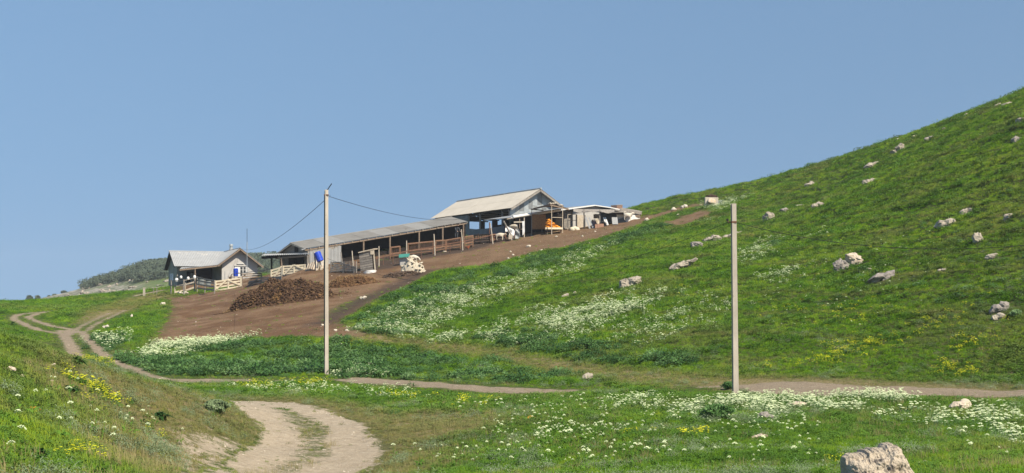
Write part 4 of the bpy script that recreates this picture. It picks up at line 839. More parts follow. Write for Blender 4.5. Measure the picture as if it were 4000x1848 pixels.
    e = MB(); e.hexa([w(-4.9, 7.0, zb+1.2), w(-4.85, 7.0, zb+1.2), w(-4.1, 7.5, zb+1.2), w(-4.15, 7.5, zb+1.2)], [w(-4.9, 7.0, zb+3.1), w(-4.85, 7.0, zb+3.1), w(-4.1, 7.5, zb+3.1), w(-4.15, 7.5, zb+3.1)]); e.build('door_leaf', M_white, root)
    # flue
    c = P(903, 985, 157.5); m = MB(); m.tube([c-Vector((0, 0, .5)), c+Vector((0, 0, .45))], .26, 12); m.k = 1; m.tube([c+Vector((0, 0, .45)), c+Vector((0, 0, .78)), c+Vector((0, 0, .80)), c+Vector((0, 0, 1.02))], [.20, .20, .27, .22], 12); m.build('chimney', [M_plast2, M_zinc], root)
    # things by the house
    q = P(921, 1078, 148.6); barrel(Vector((q.x, q.y, q.z-.05)), .29, .96, 'bright blue plastic barrel standing by the white door of the farmhouse')
    s = thing('wooden_bench', P(915, 1098, 148.2), 'brown wooden stand under the blue barrel by the farmhouse door', 'stand'); b = P(915, 1084, 148.3)
    MB().box(b+Vector((0, 0, .05)), (1.3, .8, .08)).build('top', M_wood, s)
    for dx in (-.55, .55):
        for dy in (-.3, .3): MB().bar(b+Vector((dx, dy, -.9)), b+Vector((dx, dy, .01)), .09).build('leg', M_wood, s)
    a = P(965, 1075, 147); t = P(965, 893, 147); m = thing('antenna_mast', Vector((a.x, a.y, a.z)), 'tall thin grey antenna mast in front of the farmhouse gable', 'mast')
    MB().tube([a-Vector((0, 0, .8)), t-Vector((0, 0, 1.6))], .045, 7).build('pole', M_zinc, m); MB().tube([t-Vector((0, 0, 1.6)), t], .028, 6).build('tip', M_wire, m)
    return root

# ------------------------------------------------------------------ long barn, big barn
def build_long_barn():
    A = P(1147, 948, 125); fr = Fr(A, 36.87); zr = A.z; sl = .178; L = 19.4; hw = 3.0
    w = lambda x, y, z: fr.w(x, y, z+sl*x); zg = zr-2.75
    root = thing('long_barn', w(L/2, -hw, zg), 'long low open fronted barn with weathered grey roof climbing the slope', 'barn')
    m = MB(); dz = .68
    n = 9
    for i in range(n):
        x0, x1 = L*i/n-(.35 if i == 0 else 0), L*(i+1)/n+.02; k = .012*(i % 2); m.k = (0, 1, 0, 0, 1, 0, 1, 0, 0)[i]
        m.corr(w(x0, .02, zr+k), w(x1, .02, zr+k), w(x1, -hw-.05, zr-dz+k), w(x0, -hw-.05, zr-dz+k), int((x1-x0)/.2), .022, 2); m.corr(w(x1, -.02, zr+k), w(x0, -.02, zr+k), w(x0, hw+.3, zr-dz-.3+k), w(x1, hw+.3, zr-dz-.3+k), int((x1-x0)/.2), .022, 2)
    rf = m.build('roof', [M_oldroof, M_oldroof2], root); MB().tube([w(-.4, 0, zr+.03), w(L, 0, zr+.03)], .06, 6).build('ridge_cap', M_oldroof, rf)
    e = MB(); a = P(1176, 977, 122.2); b = w(-.3, -hw-.05, zr-dz); e.bar(a, b, .5, .05); e.build('eave_flap', M_asb, rf)
    e = MB(); e.bar(w(-.3, 0, zr-.09), w(-.3, hw+.25, zr-dz-.33), .05, .12); e.bar(w(-.3, 0, zr-.09), w(-.3, -hw, zr-dz-.07), .05, .12); e.build('barge_board', M_palew, rf)
    # walls: back, right end, left gable, and the front stretch of upright sheets
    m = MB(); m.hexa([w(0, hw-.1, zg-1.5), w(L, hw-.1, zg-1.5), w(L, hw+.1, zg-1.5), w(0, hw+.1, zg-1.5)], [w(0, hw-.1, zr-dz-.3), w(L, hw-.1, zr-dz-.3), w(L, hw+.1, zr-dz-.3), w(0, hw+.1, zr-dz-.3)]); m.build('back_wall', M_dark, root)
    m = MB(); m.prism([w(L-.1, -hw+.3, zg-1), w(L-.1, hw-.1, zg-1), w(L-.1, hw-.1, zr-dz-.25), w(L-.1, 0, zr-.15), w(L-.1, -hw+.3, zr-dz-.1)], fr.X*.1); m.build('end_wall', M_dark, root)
    m = MB(); m.prism([w(.1, -hw+.1, zg-1.2), w(.1, hw-.1, zg-1.2), w(.1, hw-.1, zr-dz-.25), w(.1, 0, zr-.12), w(.1, -hw+.1, zr-dz-.1)], fr.X*.1); m.build('gable_wall', M_greyw, root)
    l0 = fr.loc(fr.onX(1152, 962, .1)); l1 = fr.loc(fr.onX(1166, 984, .1)); e = MB(); yy = sorted((l0[1], l1[1])); e.hexa([fr.w(.05, yy[0], l1[2]), fr.w(.098, yy[0], l1[2]), fr.w(.098, yy[1], l1[2]), fr.w(.05, yy[1], l1[2])], [fr.w(.05, yy[0], l0[2]), fr.w(.098, yy[0], l0[2]), fr.w(.098, yy[1], l0[2]), fr.w(.05, yy[1], l0[2])]); e.build('loft_opening', M_dark, root)
    xs_ = fr.loc(fr.onY(1328, 1000, -hw+.15))[0]
    m = MB(); m.hexa([w(.2, -hw+.1, zg-1), w(xs_, -hw+.1, zg-1), w(xs_, -hw+.2, zg-1), w(.2, -hw+.2, zg-1)], [w(.2, -hw+.1, zr-dz-.12), w(xs_, -hw+.1, zr-dz-.12), w(xs_, -hw+.2, zr-dz-.12), w(.2, -hw+.2, zr-dz-.12)]); m.build('front_wall', M_greyw, root)
    m = MB(); r = random.Random(5); x = .25
    while x < xs_-.1:
        h = r.uniform(-.1, .12); m.corr(w(x, -hw+.02, zr-dz-.42+h), w(x+.38, -hw+.02, zr-dz-.42+h), w(x+.38, -hw-.0, zg-.5), w(x, -hw-.0, zg-.5), 2, .03); x += .40
    m.build('sheet_cladding', M_asb, root)
    # posts and beam of the open front
    MB().bar(w(-.2, -hw+.12, zr-dz-.16), w(L, -hw+.12, zr-dz-.16), .12, .16).build('eave_beam', M_wood, root)
    for px in (1420, 1523, 1637, 1729, 1810):
        x = fr.loc(fr.onY(px, 960, -hw+.15))[0]
        if x > L-.3: continue
        MB().tube([w(x, -hw+.15, zg-.7), w(x, -hw+.15, zg+.8), w(x, -hw+.15, zr-dz-.24)], [.10, .085, .09], 8).build('post', M_wood, root)
        MB().bar(w(x, -hw+.1, zr-dz-.22), w(x, hw, zr-dz-.4), .1, .12).build('tie_beam', M_dark, root)
    x = .3
    while x < L: MB().bar(w(x, -hw+.05, zr-dz-.06), w(x, -hw-.16, zr-dz-.10), .06, .08).build('rafter_end', M_palew, root); x += .95
    q0 = [fr.loc(fr.onX(px, py, .1)) for px, py in ((1130, 1006), (1188, 1004), (1188, 1046), (1130, 1050))]; e = MB(); e.hexa([fr.w(.02, q[1], q[2]) for q in q0], [fr.w(.095, q[1], q[2]) for q in q0]); e.build('doorway_shade', M_dark, root)  # black panel painted as the shade under the canopy
    MB().hexa([w(xs_, -hw+1.0, zg-.9), w(L, -hw+1.0, zg-.9), w(L, hw, zg-.9), w(xs_, hw, zg-.9)], [w(xs_, -hw+1.0, zg-.12), w(L, -hw+1.0, zg-.12), w(L, hw, zg-.12), w(xs_, hw, zg-.12)]).build('floor', M_peb2, root)
    MB().hexa([w(xs_, -hw+.55, zg-1.2), w(L, -hw+.55, zg-1.2), w(L, -hw+.62, zg-1.2), w(xs_, -hw+.62, zg-1.2)], [w(xs_, -hw+.55, zg+.42), w(L, -hw+.55, zg+.42), w(L, -hw+.62, zg+.42), w(xs_, -hw+.62, zg+.42)]).build('shade_board', M_dark, root)  # black board added so the barn's inner shade reaches the ground
    return fr
def build_big_barn():
    A = P(2112, 738, 145); fr = Fr(A, 31.); w = fr.w; H = A.z; L = 20.7; hw = 4.0; dz = 2.4; zg = 11.3
    root = thing('big_barn', w(0, 10, 11), 'tall barn with cream gabled roof and patched grey sheet metal gable', 'barn')
    m = MB(); n = 5
    for i in range(n):
        y0, y1 = L*i/n-.02, L*(i+1)/n; k = .01*(i % 2)
        m.corr(w(0, y0, H+k), w(0, y1, H+k), w(-hw, y1, H-dz+k), w(-hw, y0, H-dz+k), 18, .02, 2); m.corr(w(0, y1, H+k), w(0, y0, H+k), w(hw, y0, H-dz+k), w(hw, y1, H-dz+k), 18, .02, 2)
    rf = m.build('roof', M_cream, root); MB().tube([w(0, -.1, H+.05), w(0, L, H+.05)], .11, 8).build('ridge_cap', M_zinc, rf)
    e = MB(); e.bar(w(0, .02, H-.16), w(-hw, .02, H-dz-.16), .05, .22); e.bar(w(0, .02, H-.16), w(hw, .02, H-dz-.16), .05, .22); e.build('barge_board', M_greyw, rf)
    e = MB(); e.hexa([w(-hw+.02, 0, H-dz-.09), w(0, 0, H-.09), w(0, .75, H-.09), w(-hw+.02, .75, H-dz-.09)], [w(-hw+.02, 0, H-dz-.05), w(0, 0, H-.05), w(0, .75, H-.05), w(-hw+.02, .75, H-dz-.05)]); e.hexa([w(hw-.02, 0, H-dz-.09), w(0, 0, H-.09), w(0, .75, H-.09), w(hw-.02, .75, H-dz-.09)], [w(hw-.02, 0, H-dz-.05), w(0, 0, H-.05), w(0, .75, H-.05), w(hw-.02, .75, H-dz-.05)]); e.build('soffit', M_greyw, rf)
    # patched sheet gable (single uneven sheets)
    yg = .75; m = MB(); m.prism([w(-hw+.3, yg+.06, zg+1.2), w(hw-.3, yg+.06, zg+1.2), w(hw-.3, yg+.06, H-dz+.05), w(0, yg+.06, H-.15), w(-hw+.3, yg+.06, H-dz+.05)], fr.Y*.08); g = m.build('gable_wall', M_zinc, root)
    r = random.Random(4); m = MB(); x = -hw+.3
    while x < hw-.5:
        wd = r.uniform(.55, .8); z = zg+1.6+r.uniform(0, .5)
        while True:
            hh = r.uniform(.8, 1.4); top = min(z+hh, H-.2-max(abs(x), abs(x+wd))*.6)
            if top-z < .25: break
            m.k = r.choice([0, 0, 1, 0, 2]); d = r.uniform(.01, .045); sk = r.uniform(-.02, .02); m.hexa([w(x+.01, yg+.03-d, z+sk), w(x+wd+.03, yg+.03-d, z-sk), w(x+wd+.03, yg+.05, z-sk), w(x+.01, yg+.05, z+sk)], [w(x+.01, yg+.03-d, top), w(x+wd+.03, yg+.03-d, top), w(x+wd+.03, yg+.05, top), w(x+.01, yg+.05, top)]); z = top-.04+r.uniform(0, .02)
            if top >= H-.2-max(abs(x), abs(x+wd))*.6-.01: break
        x += wd
    m.build('sheet_patches', [M_zinc, M_zinc2, M_zinc3], g)
    # posts on the open left side, back wall with openings, far end
    zf = 10.6
    for px in (1831, 1875, 1962, 1990):
        y = fr.loc(fr.onX(px, 880, -hw+.35))[1]; MB().bar(w(-hw+.35, y, zf), w(-hw+.35, y, H-dz-.1), .2, .2).build('post', M_greyw, root)
    e = MB(); e.bar(w(-hw+.35, .8, H-dz-.15), w(-hw+.35, L-.2, H-dz-.15), .16, .2); e.build('eave_beam', M_dark, root)
    for i in range(7): y = 1.+i*3.0; MB().bar(w(-hw+.3, y, H-dz-.2), w(hw-.3, y, H-dz-.2), .12, .16).build('tie_beam', M_dark, root)
    op = []
    for (a, b, c, d) in ((1826, 1874, 842, 897), (1893, 1923, 864, 892), (1943, 1960, 858, 878)):
        l0 = fr.loc(fr.onX(a, c, hw-.3)); l1 = fr.loc(fr.onX(b, d, hw-.3)); y0, y1 = sorted((l0[1], l1[1])); lm = fr.loc(fr.onX((a+b)/2, c, hw-.3)); ln = fr.loc(fr.onX((a+b)/2, d, hw-.3)); op.append((y0, y1, ln[2], lm[2]))
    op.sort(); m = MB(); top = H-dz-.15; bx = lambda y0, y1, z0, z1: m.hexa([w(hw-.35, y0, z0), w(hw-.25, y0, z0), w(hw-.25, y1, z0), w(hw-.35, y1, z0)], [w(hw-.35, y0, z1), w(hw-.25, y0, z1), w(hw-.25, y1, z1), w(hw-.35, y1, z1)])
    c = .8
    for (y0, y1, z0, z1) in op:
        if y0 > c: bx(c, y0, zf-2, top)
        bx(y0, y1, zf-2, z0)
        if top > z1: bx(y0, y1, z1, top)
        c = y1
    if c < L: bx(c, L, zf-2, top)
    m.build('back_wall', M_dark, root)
    r = random.Random(3)
    for (y0, y1, z0, z1) in op:                       # torn edges hanging in the openings
        for k in range(5):
            yy = y0+(y1-y0)*(k+.5)/5; hh = r.uniform(.03, .22)*(z1-z0); ww = (y1-y0)/5*.55; MB().prism([w(hw-.37-.004*k, yy-ww, z1+.02), w(hw-.37-.004*k, yy+ww, z1+.02), w(hw-.37-.004*k, yy+ww*.3, z1-hh)], fr.X*.003).build('torn_lining', M_dark, root)
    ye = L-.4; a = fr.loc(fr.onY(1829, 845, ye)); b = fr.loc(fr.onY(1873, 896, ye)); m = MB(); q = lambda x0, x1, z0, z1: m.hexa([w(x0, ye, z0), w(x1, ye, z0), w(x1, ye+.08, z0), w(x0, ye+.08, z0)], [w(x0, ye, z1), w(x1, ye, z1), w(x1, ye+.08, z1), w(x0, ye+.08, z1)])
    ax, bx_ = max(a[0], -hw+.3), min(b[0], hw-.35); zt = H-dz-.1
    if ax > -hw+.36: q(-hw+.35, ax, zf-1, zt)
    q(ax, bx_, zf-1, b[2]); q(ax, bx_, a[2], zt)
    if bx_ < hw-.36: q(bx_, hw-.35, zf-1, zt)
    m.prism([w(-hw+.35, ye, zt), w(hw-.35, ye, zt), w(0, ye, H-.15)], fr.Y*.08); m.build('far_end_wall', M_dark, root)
    # low sheet wall along the open side
    pts_ = [(1823, 892), (1862, 896), (1905, 893), (1972, 881)]; m = MB()
    for (a, za), (b, zb_) in zip(pts_, pts_[1:]):
        p = fr.onX(a, za, -hw+.15); q = fr.onX(b, zb_, -hw+.15); m.hexa([p+Vector((0, 0, -3)), q+Vector((0, 0, -3)), q+Vector((0, 0, -3))+fr.X*.06, p+Vector((0, 0, -3))+fr.X*.06], [p, q, q+fr.X*.06, p+fr.X*.06])
    m.build('side_cladding', M_zinc3, root)
    p = fr.onX(1758, 850, -hw+.2); q = fr.onX(1827, 840, -hw+.2); m = MB(); m.hexa([p+Vector((0, 0, -1.8)), q+Vector((0, 0, -3)), q+Vector((0, 0, -3))+fr.X*.06, p+Vector((0, 0, -1.8))+fr.X*.06], [p, q, q+fr.X*.06, p+fr.X*.06]); m.build('side_sheet', M_zinc3, root)
    return fr
M_zinc2 = surf('dull_sheet', (.30, .315, .315), (.23, .245, .245), 1.5, .65, .2, .004, metal=.25)
M_zinc3 = surf('dirty_sheet', (.19, .20, .205), (.13, .14, .145), 1.5, .8, .2, .004, metal=.1)
# ------------------------------------------------------------------ sheds, shelter and yard furniture
M_rust2 = surf('rusty_brown_sheet', (.13, .085, .06), (.09, .06, .045), 2, .85, .3, .01)
M_rackw = surf('rack_timber', (.25, .14, .085), (.16, .09, .055), 5, .85, .3, .005)
M_purple = surf('purplish_steel', (.085, .07, .095), (.06, .05, .065), 3, .6, .2)
M_sack = surf('cream_sacking', (.60, .55, .42), (.52, .46, .34), 5, .85, .3)
M_wood2 = surf('dark_grey_board', (.24, .215, .19), (.16, .14, .12), 6, .9, .3, .005)
M_wood3 = surf('pale_grey_board', (.33, .295, .255), (.24, .21, .18), 6, .9, .3, .005)
M_hen = surf('brown_feathers', (.32, .09, .035), (.2, .06, .03), 9, .8, .2)
M_straw2 = surf('old_straw', (.36, .24, .11), (.26, .16, .07), 5, .9, .1)
def build_sheds():
    # long low shed to the right of the big barn, front towards the viewer
    A = P(2200, 905, 138); fr = Fr(A, 22.); w = fr.w; on = lambda px, py, y=0.: fr.loc(fr.onY(px, py, y))
    root = thing('low_shed', A, 'low pale plastered shed with thin white roof edge right of the big barn', 'shed')
    prof = [on(*q, -.45) for q in ((1996, 851), (2100, 834), (2203, 817), (2323, 801), (2380, 809), (2447, 822))]
    m = MB(); D = 8.0
    for (x0, _, z0), (x1, _, z1) in zip(prof, prof[1:]): m.corr(w(x0, D, z0+.3), w(x1, D, z1+.3), w(x1, -.45, z1), w(x0, -.45, z0), max(2, int((x1-x0)/.2)), .02, 2)
    rf = m.build('roof', M_asb, root); m = MB()
    for (x0, _, z0), (x1, _, z1) in list(zip(prof, prof[1:]))[:5]: m.bar(w(x0, -.47, z0-.04), w(x1, -.47, z1-.04), .05, .14 if x1 < 4 else .1)
    m.build('fascia', M_white, rf)
    bot = lambda x: T(*w(x, 0, 0).xy)-.5
    def wall(pa, pb, y, mat, name, ztop=None, drop=.12):
        xa = on(pa, 850, y)[0]; xb = on(pb, 850, y)[0]; f = lambda x: np.interp(x, [p[0] for p in prof], [p[2] for p in prof])-drop
        n = 6; m = MB()
        for i in range(n):
            a = xa+(xb-xa)*i/n; b = xa+(xb-xa)*(i+1)/n; m.hexa([w(a, y, bot(a)), w(b, y, bot(b)), w(b, y+.15, bot(b)), w(a, y+.15, bot(a))], [w(a, y, f(a)), w(b, y, f(b)), w(b, y+.15, f(b)), w(a, y+.15, f(a))])
        return m.build(name, mat, root)
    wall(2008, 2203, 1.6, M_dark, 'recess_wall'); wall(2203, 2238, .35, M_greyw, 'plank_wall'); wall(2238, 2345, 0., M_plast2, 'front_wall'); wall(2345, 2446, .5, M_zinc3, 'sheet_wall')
    xa = on(2445, 840)[0]; MB().hexa([w(xa, 0.2, 9), w(xa+.15, .2, 9), w(xa+.15, D, 9), w(xa, D, 9)], [w(xa, .2, prof[-1][2]-.15), w(xa+.15, .2, prof[-1][2]-.15), w(xa+.15, D, prof[-1][2]), w(xa, D, prof[-1][2])]).build('side_wall', M_greyw, root)
    # doors: opened lattice door and two panels
    def panel(pa, pb, ta, tb, y, th, mat, name, par=root):
        a = on(pa, ta, y); b = on(pb, tb, y); return MB().hexa([w(a[0], y-th, b[2]), w(b[0], y-th, b[2]), w(b[0], y, b[2]), w(a[0], y, b[2])], [w(a[0], y-th, a[2]), w(b[0], y-th, a[2]), w(b[0], y, a[2]), w(a[0], y, a[2])]).build(name, mat, par)
    d = panel(2251, 2279, 840, 898, -.004, .04, M_palew, 'door'); panel(2251, 2254, 838, 898, -.05, .05, M_dark, 'gap', d); panel(2280, 2285, 840, 893, -.005, .02, M_dark, 'door_gap'); panel(2287, 2318, 840, 890, -.006, .03, M_plast2, 'door_panel')
    lat = thing('screen_door', P(2234, 898, 136.6), 'narrow open white framed door left of the plaster wall of the low shed', 'door')
    for (u0, v0, u1, v1) in ((2218, 838, 2218, 904), (2251, 837, 2251, 897), (2218, 838, 2251, 837), (2218, 861, 2251, 861), (2236, 838, 2236, 900)):
        MB().bar(P(u0, v0, 137.0), P(u1, v1, 137.0), .07, .04, up=(0, 1, 0)).build('frame', M_palew, lat)
    panel(2318, 2332, 838, 852, -.006, .03, M_dark, 'opening'); panel(2322, 2342, 836, 850, -.04, .02, M_dark, 'window_hole')
    # posts of the front canopy and sagging cloth under the eave
    for px, t, b in ((2281, 817, 897), (2343, 819, 873)):
        p = P(px, b, 136.3); MB().bar(Vector((p.x, p.y, p.z-.4)), P(px, t, 136.3), .12, .12).build('post', M_greyw, root)
    m = MB(); N = 26; vs = []; fs = []
    for i in range(N+1):
        u = i/N; px = 2240+160*u; s = math.sin(u*math.pi*3)**2
        for j in range(5):
            v = j/4; p = P(px, 817+2*u+(9+4*s+2.5*math.sin(u*9))*v, 137.2-1.2*v); vs.append(p); 
    for i in range(N):
        for j in range(4): a = i*5+j; fs.append((a, a+5, a+6, a+1))
    n0 = len(vs); vs2 = [v+Vector((0, 0, .02)) for v in vs]; m.add(vs, fs); m.add(vs2, fs); m.build('eave_cloth', M_greyw, root, smooth=True)
    # lean-to with a dark board wall and a slab roof, stepping down to the right
    lt = thing('board_lean_to', P(2420, 868, 139), 'low board lean to with thick slab roof at the right end of the shed row', 'shed')
    a, b = P(2424, 812, 138.5), P(2505, 827, 139.5); c_, d_ = P(2432, 812, 145), P(2512, 825, 146)
    up = Vector((0, 0, .34)); MB().hexa([a-up, b-up, d_-up, c_-up], [a, b, d_, c_]).build('slab_roof', M_greyw, lt)
    a, b = P(2345, 832, 137), P(2430, 826, 138); a2, b2 = P(2360, 826, 140), P(2440, 821, 141); MB().hexa([a, P(2432, 830, 137.4), P(2440, 824, 141), a2], [a+Vector((0, 0, .06)), P(2432, 830, 137.4)+Vector((0, 0, .06)), P(2440, 824, 141)+Vector((0, 0, .06)), a2+Vector((0, 0, .06))]).build('canopy', M_greyw, lt)
    a, b = P(2400, 822, 137.6), P(2470, 840, 137.6); a2, b2 = P(2408, 819, 141), P(2476, 835, 141); MB().hexa([a, b, b2, a2], [q+Vector((0, 0, .1)) for q in (a, b, b2, a2)]).build('lower_roof', M_greyw, lt)
    p, q = P(2409, 838, 138.4), P(2500, 838, 139.6); MB().hexa([p-Vector((0, 0, 2.2)), q-Vector((0, 0, 2.)), q+Vector((0, .15, -2)), p+Vector((0, .15, -2.2))], [p, q, q+Vector((0, .15, 0)), p+Vector((0, .15, 0))]).build('wall', M_white, lt)
    p, q = P(2409, 860, 138.3), P(2502, 836, 139.4); MB().prism([P(2410, 882, 138.3), P(2412, 858, 138.3), P(2440, 848, 138.6), P(2450, 882, 138.6)], (0, .1, 0)).build('board_wall', M_zinc3, lt)
    MB().prism([P(2475, 838, 139.3), P(2503, 842, 139.5), P(2500, 850, 139.5), P(2472, 848, 139.3)], (0, .1, 0)).build('eave_board', M_wood, lt)
    # brick stack
    st = thing('brick_stack', P(2410, 822, 142), 'square brick chimney stack on the roof of the low shed', 'chimney'); a = P(2388, 824, 141); b = P(2432, 824, 140.5); hgt = Vector((0, 0, .86))
    pts_ = [Vector((a.x+.0, a.y+.6, a.z)), Vector((a.x+.62, a.y-.25, a.z)), Vector((b.x, b.y+.1, a.z)), Vector((b.x-.55, b.y+1.2, a.z))]
    MB().hexa([q-Vector((0, 0, .5)) for q in pts_], [q+hgt*.72 for q in pts_]).build('shaft', M_brick, st); c0 = sum(pts_, Vector())/4
    MB().hexa([c0+(q-c0)*1.04+hgt*.72 for q in pts_], [c0+(q-c0)*1.04+hgt*.80 for q in pts_]).build('capping', M_palew, st)
    # hay shelter on thin posts
    sh = thing('hay_shelter', P(2150, 905, 134), 'flat roofed shelter on thin posts with chipboard back in front of the big barn', 'shelter')
    cor = [P(2078, 815, 134), P(2150, 797, 131.5), P(2222, 815, 135), P(2150, 806, 139)]
    MB().corr(cor[0], cor[3], cor[2], cor[1], 10, .02, 1).build('roof', M_rust2, sh)
    MB().bar(cor[0]-Vector((0, -.05, .10)), cor[1]-Vector((0, -.05, .10)), .06, .12).build('front_beam', M_wood, sh); MB().bar(cor[1]-Vector((0, -.05, .10)), cor[2]-Vector((0, -.05, .10)), .06, .12).build('side_beam', M_wood, sh)
    for px, t, b, Y in ((2077, 818, 915, 134), (2155, 800, 912, 131.8), (2198, 812, 905, 133.5), (2117, 812, 900, 137.5), (2180, 812, 900, 137.5)):
        MB().bar(P(px, b, Y)-Vector((0, 0, .3)), P(px, t, Y), .075, .075).build('post', M_palew if Y < 134.5 and px > 2100 else M_greyw, sh)
    MB().bar(P(2074, 817, 133.8), P(2122, 822, 136.5), .1, .1).build('side_rail', M_dark, sh); MB().bar(P(2157, 849, 131.9), P(2196, 850, 133.4), .05, .05).build('cross_rail', M_palew, sh)
    MB().prism([P(2077, 837, 134.3), P(2132, 838, 134.6), P(2132, 895, 134.6), P(2077, 896, 134.3)], (0, .05, 0)).build('chipboard_panel', M_osb, sh)
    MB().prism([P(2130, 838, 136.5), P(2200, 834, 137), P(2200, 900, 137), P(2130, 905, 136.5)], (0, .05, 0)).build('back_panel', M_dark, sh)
    tb = thing('plank_table', P(2165, 912, 133), 'fresh plank table under the orange heap in the hay shelter', 'table'); z = P(2165, 890, 133).z
    a, b = P(2130, 889, 133), P(2197, 889, 133); MB().hexa([Vector((a.x, 132.2, z-.2)), Vector((b.x, 132.4, z-.2)), Vector((b.x, 134.6, z-.2)), Vector((a.x, 134.6, z-.2))], [Vector((a.x, 132.2, z)), Vector((b.x, 132.4, z)), Vector((b.x, 134.6, z)), Vector((a.x, 134.6, z))]).build('top', M_neww, tb)
    for xx, yy in ((a.x+.2, 132.5), (b.x-.15, 132.7), (a.x+.2, 134.3), (b.x-.15, 134.3)): MB().bar((xx, yy, z-1.), (xx, yy, z-.19), .07).build('leg', M_wood, tb)
    m = MB(); r = random.Random(8)
    for k in range(75):
        u = r.random(); v = r.random(); px = 2133+52*u; hgt = 44*(1-u)**1.2 if u > .12 else 30*u/.12+8; vs, f2 = rock_geo(.17, .13, .09, k, 1); c = P(px, 888-hgt*v, 133+r.uniform(0, 1.0)); m.add([c+q for q in vs], f2)
    tag(m.build('maize_heap', M_orange2), 'heap of bright orange cobs on the plank table in the shelter', 'heap')
    for i, (px, py) in enumerate(((2150, 797), (2163, 796), (2192, 803))):
        g = P(px, py, 133.3 if i < 2 else 134.3); vs, f2 = rock_geo(.30, .2, .13, 60+i, 2); tag(MB().add([g+Vector((0, 0, .02))+q for q in vs], f2).build('roof_stone', M_white_stone), 'white stone weighing down the roof of the hay shelter, '+('left of three', 'middle of three', 'right of three')[i], 'stone', 'stones weighing down the shelter roof')
    # white drain pipe and small timber frame with torn sheeting
    m = MB(); m.tube([P(2004, 848, 133.5), P(2080, 836, 134.5), P(2190, 820, 136.5)], .16, 10); tag(m.build('roof_gutter', M_white), 'thick white pipe running across the foot of the big barn gable', 'pipe')
    fm = thing('timber_frame', P(2010, 925, 133.5), 'open timber frame draped with torn white sheeting beside the big barn', 'frame')
    for (a, b, c2, d2, mt) in ((2009, 868, 2012, 930, M_rust), (2048, 850, 2048, 925, M_palew), (2030, 855, 2030, 920, M_wood)): MB().bar(P(c2, d2, 133.5)-Vector((0, 0, .2)), P(a, b, 133.5), .1).build('post', mt, fm)
    MB().bar(P(2007, 868, 133.4), P(2042, 867, 133.4), .08, .14).build('rail', M_palew, fm); MB().bar(P(2009, 896, 133.4), P(2042, 895, 133.4), .05, .07).build('rail', M_wood, fm); MB().bar(P(1980, 856, 133.6), P(2024, 848, 134), .05, .07).build('rail', M_palew, fm)
    def cloth(outline, Y, name, mat, par, amp=.15, seed=1):
        bm = bmesh.new(); vs = [bm.verts.new(P(px, py, Y)) for px, py in outline]; bm.faces.new(vs); bmesh.ops.triangulate(bm, faces=bm.faces); 
        for _ in range(3): bmesh.ops.subdivide_edges(bm, edges=bm.edges, cuts=1, use_grid_fill=True)
        off = par.matrix_basis.translation if par else Vector()
        for v in bm.verts: v.co.y += amp*mno.noise(v.co*1.9+Vector((seed, 0, 0)))*2; v.co -= off
        bmesh.ops.solidify(bm, geom=bm.faces[:], thickness=.02)
        me = bpy.data.meshes.new(name); bm.to_mesh(me); bm.free(); me.materials.append(mat); o = bpy.data.objects.new(name, me); C.objects.link(o)
        if par: o.parent = par
        return o
    cloth([(1974, 892), (1982, 884), (2006, 896), (2010, 902), (2002, 905), (2008, 933), (1998, 938), (1990, 918), (1985, 905), (1974, 906)], 133.2, 'torn_sheet', M_tarp, fm)
    cloth([(1988, 884), (1998, 878), (2012, 876), (2020, 880), (2024, 895), (2012, 893), (2000, 890)], 133.3, 'torn_sheet', M_wool, fm, seed=5)
    cloth([(2012, 880), (2020, 878), (2024, 892), (2031, 908), (2026, 916), (2020, 902), (2014, 900)], 133.25, 'torn_sheet', M_tarp, fm, seed=9)
    cloth([(2013, 902), (2028, 905), (2033, 922), (2026, 932), (2012, 932)], 133.1, 'torn_sheet', M_zinc2, fm, seed=12)
    cloth([(2040, 864), (2049, 864), (2050, 905), (2047, 914), (2041, 920)], 133.0, 'hanging_board', M_tarp, fm, amp=.03, seed=3)
    MB().bar(P(2003, 930, 132.9), P(1967, 863, 133.4), .12).build('leaning_pole', M_greyw, fm)
    wt = thing('concrete_block', P(1999, 932, 132.8), 'tan block lying at the foot of the torn white sheeting', 'block'); MB().box(P(1994, 926, 132.8), (.4, .4, .45)).build('block', M_palew, wt)
    # things leaning and lying before the low shed
    def lean(px0, py0, px1, py1, wd, mat, label, Y=135.8, n=1, gap=.16, name='leaning_board', th=.1):
        o = thing(name, P(px0, py0, Y), label, 'boards')
        for i in range(n): q = Vector((i*(wd+gap*.3), 0, 0)); MB().bar(P(px0, py0, Y-.3)+q, P(px1, py1, Y+.3)+q, wd, th, up=(0, 1, 0)).build('board', mat, o)
        return o
    lean(2305, 894, 2288, 850, .17, M_asb, 'pair of long white boards leaning left against the plaster wall', n=2, gap=.7)
    lean(2369, 880, 2358, 850, .14, M_white, 'two narrow white boards leaning left between the barrel and the fluted panels', Y=136.3, n=2)
    lean(2396, 877, 2393, 850, .20, M_asb, 'upright fluted pale panels leaning at the right end of the shed front', Y=136.6, n=3, gap=.03)
    bl = thing('rusty_barrel', P(2325, 888, 135.9), 'dark purplish steel barrel standing before the low shed', 'barrel'); c = P(2325, 888, 135.9); r_ = .40
    MB().tube([c-Vector((0, 0, .2)), c+Vector((0, 0, .3)), c+Vector((0, 0, .32)), c+Vector((0, 0, .35)), c+Vector((0, 0, .8)), c+Vector((0, 0, .83))], [r_, r_, r_*1.03, r_, r_, r_*.97], 18).build('drum', M_purple, bl)
    m = MB(); tag(cloth([(2315, 862), (2322, 855), (2338, 854), (2341, 862), (2341, 880), (2336, 882), (2334, 864), (2326, 862)], 135.4, 'fleece_scrap', M_wool, None, seed=7), 'whitish fleece hung over the dark steel barrel', 'fleece')
    bx = thing('brick_pile', P(2345, 886, 135.6), 'small pile of red blocks in front of the dark steel barrel', 'bricks'); 
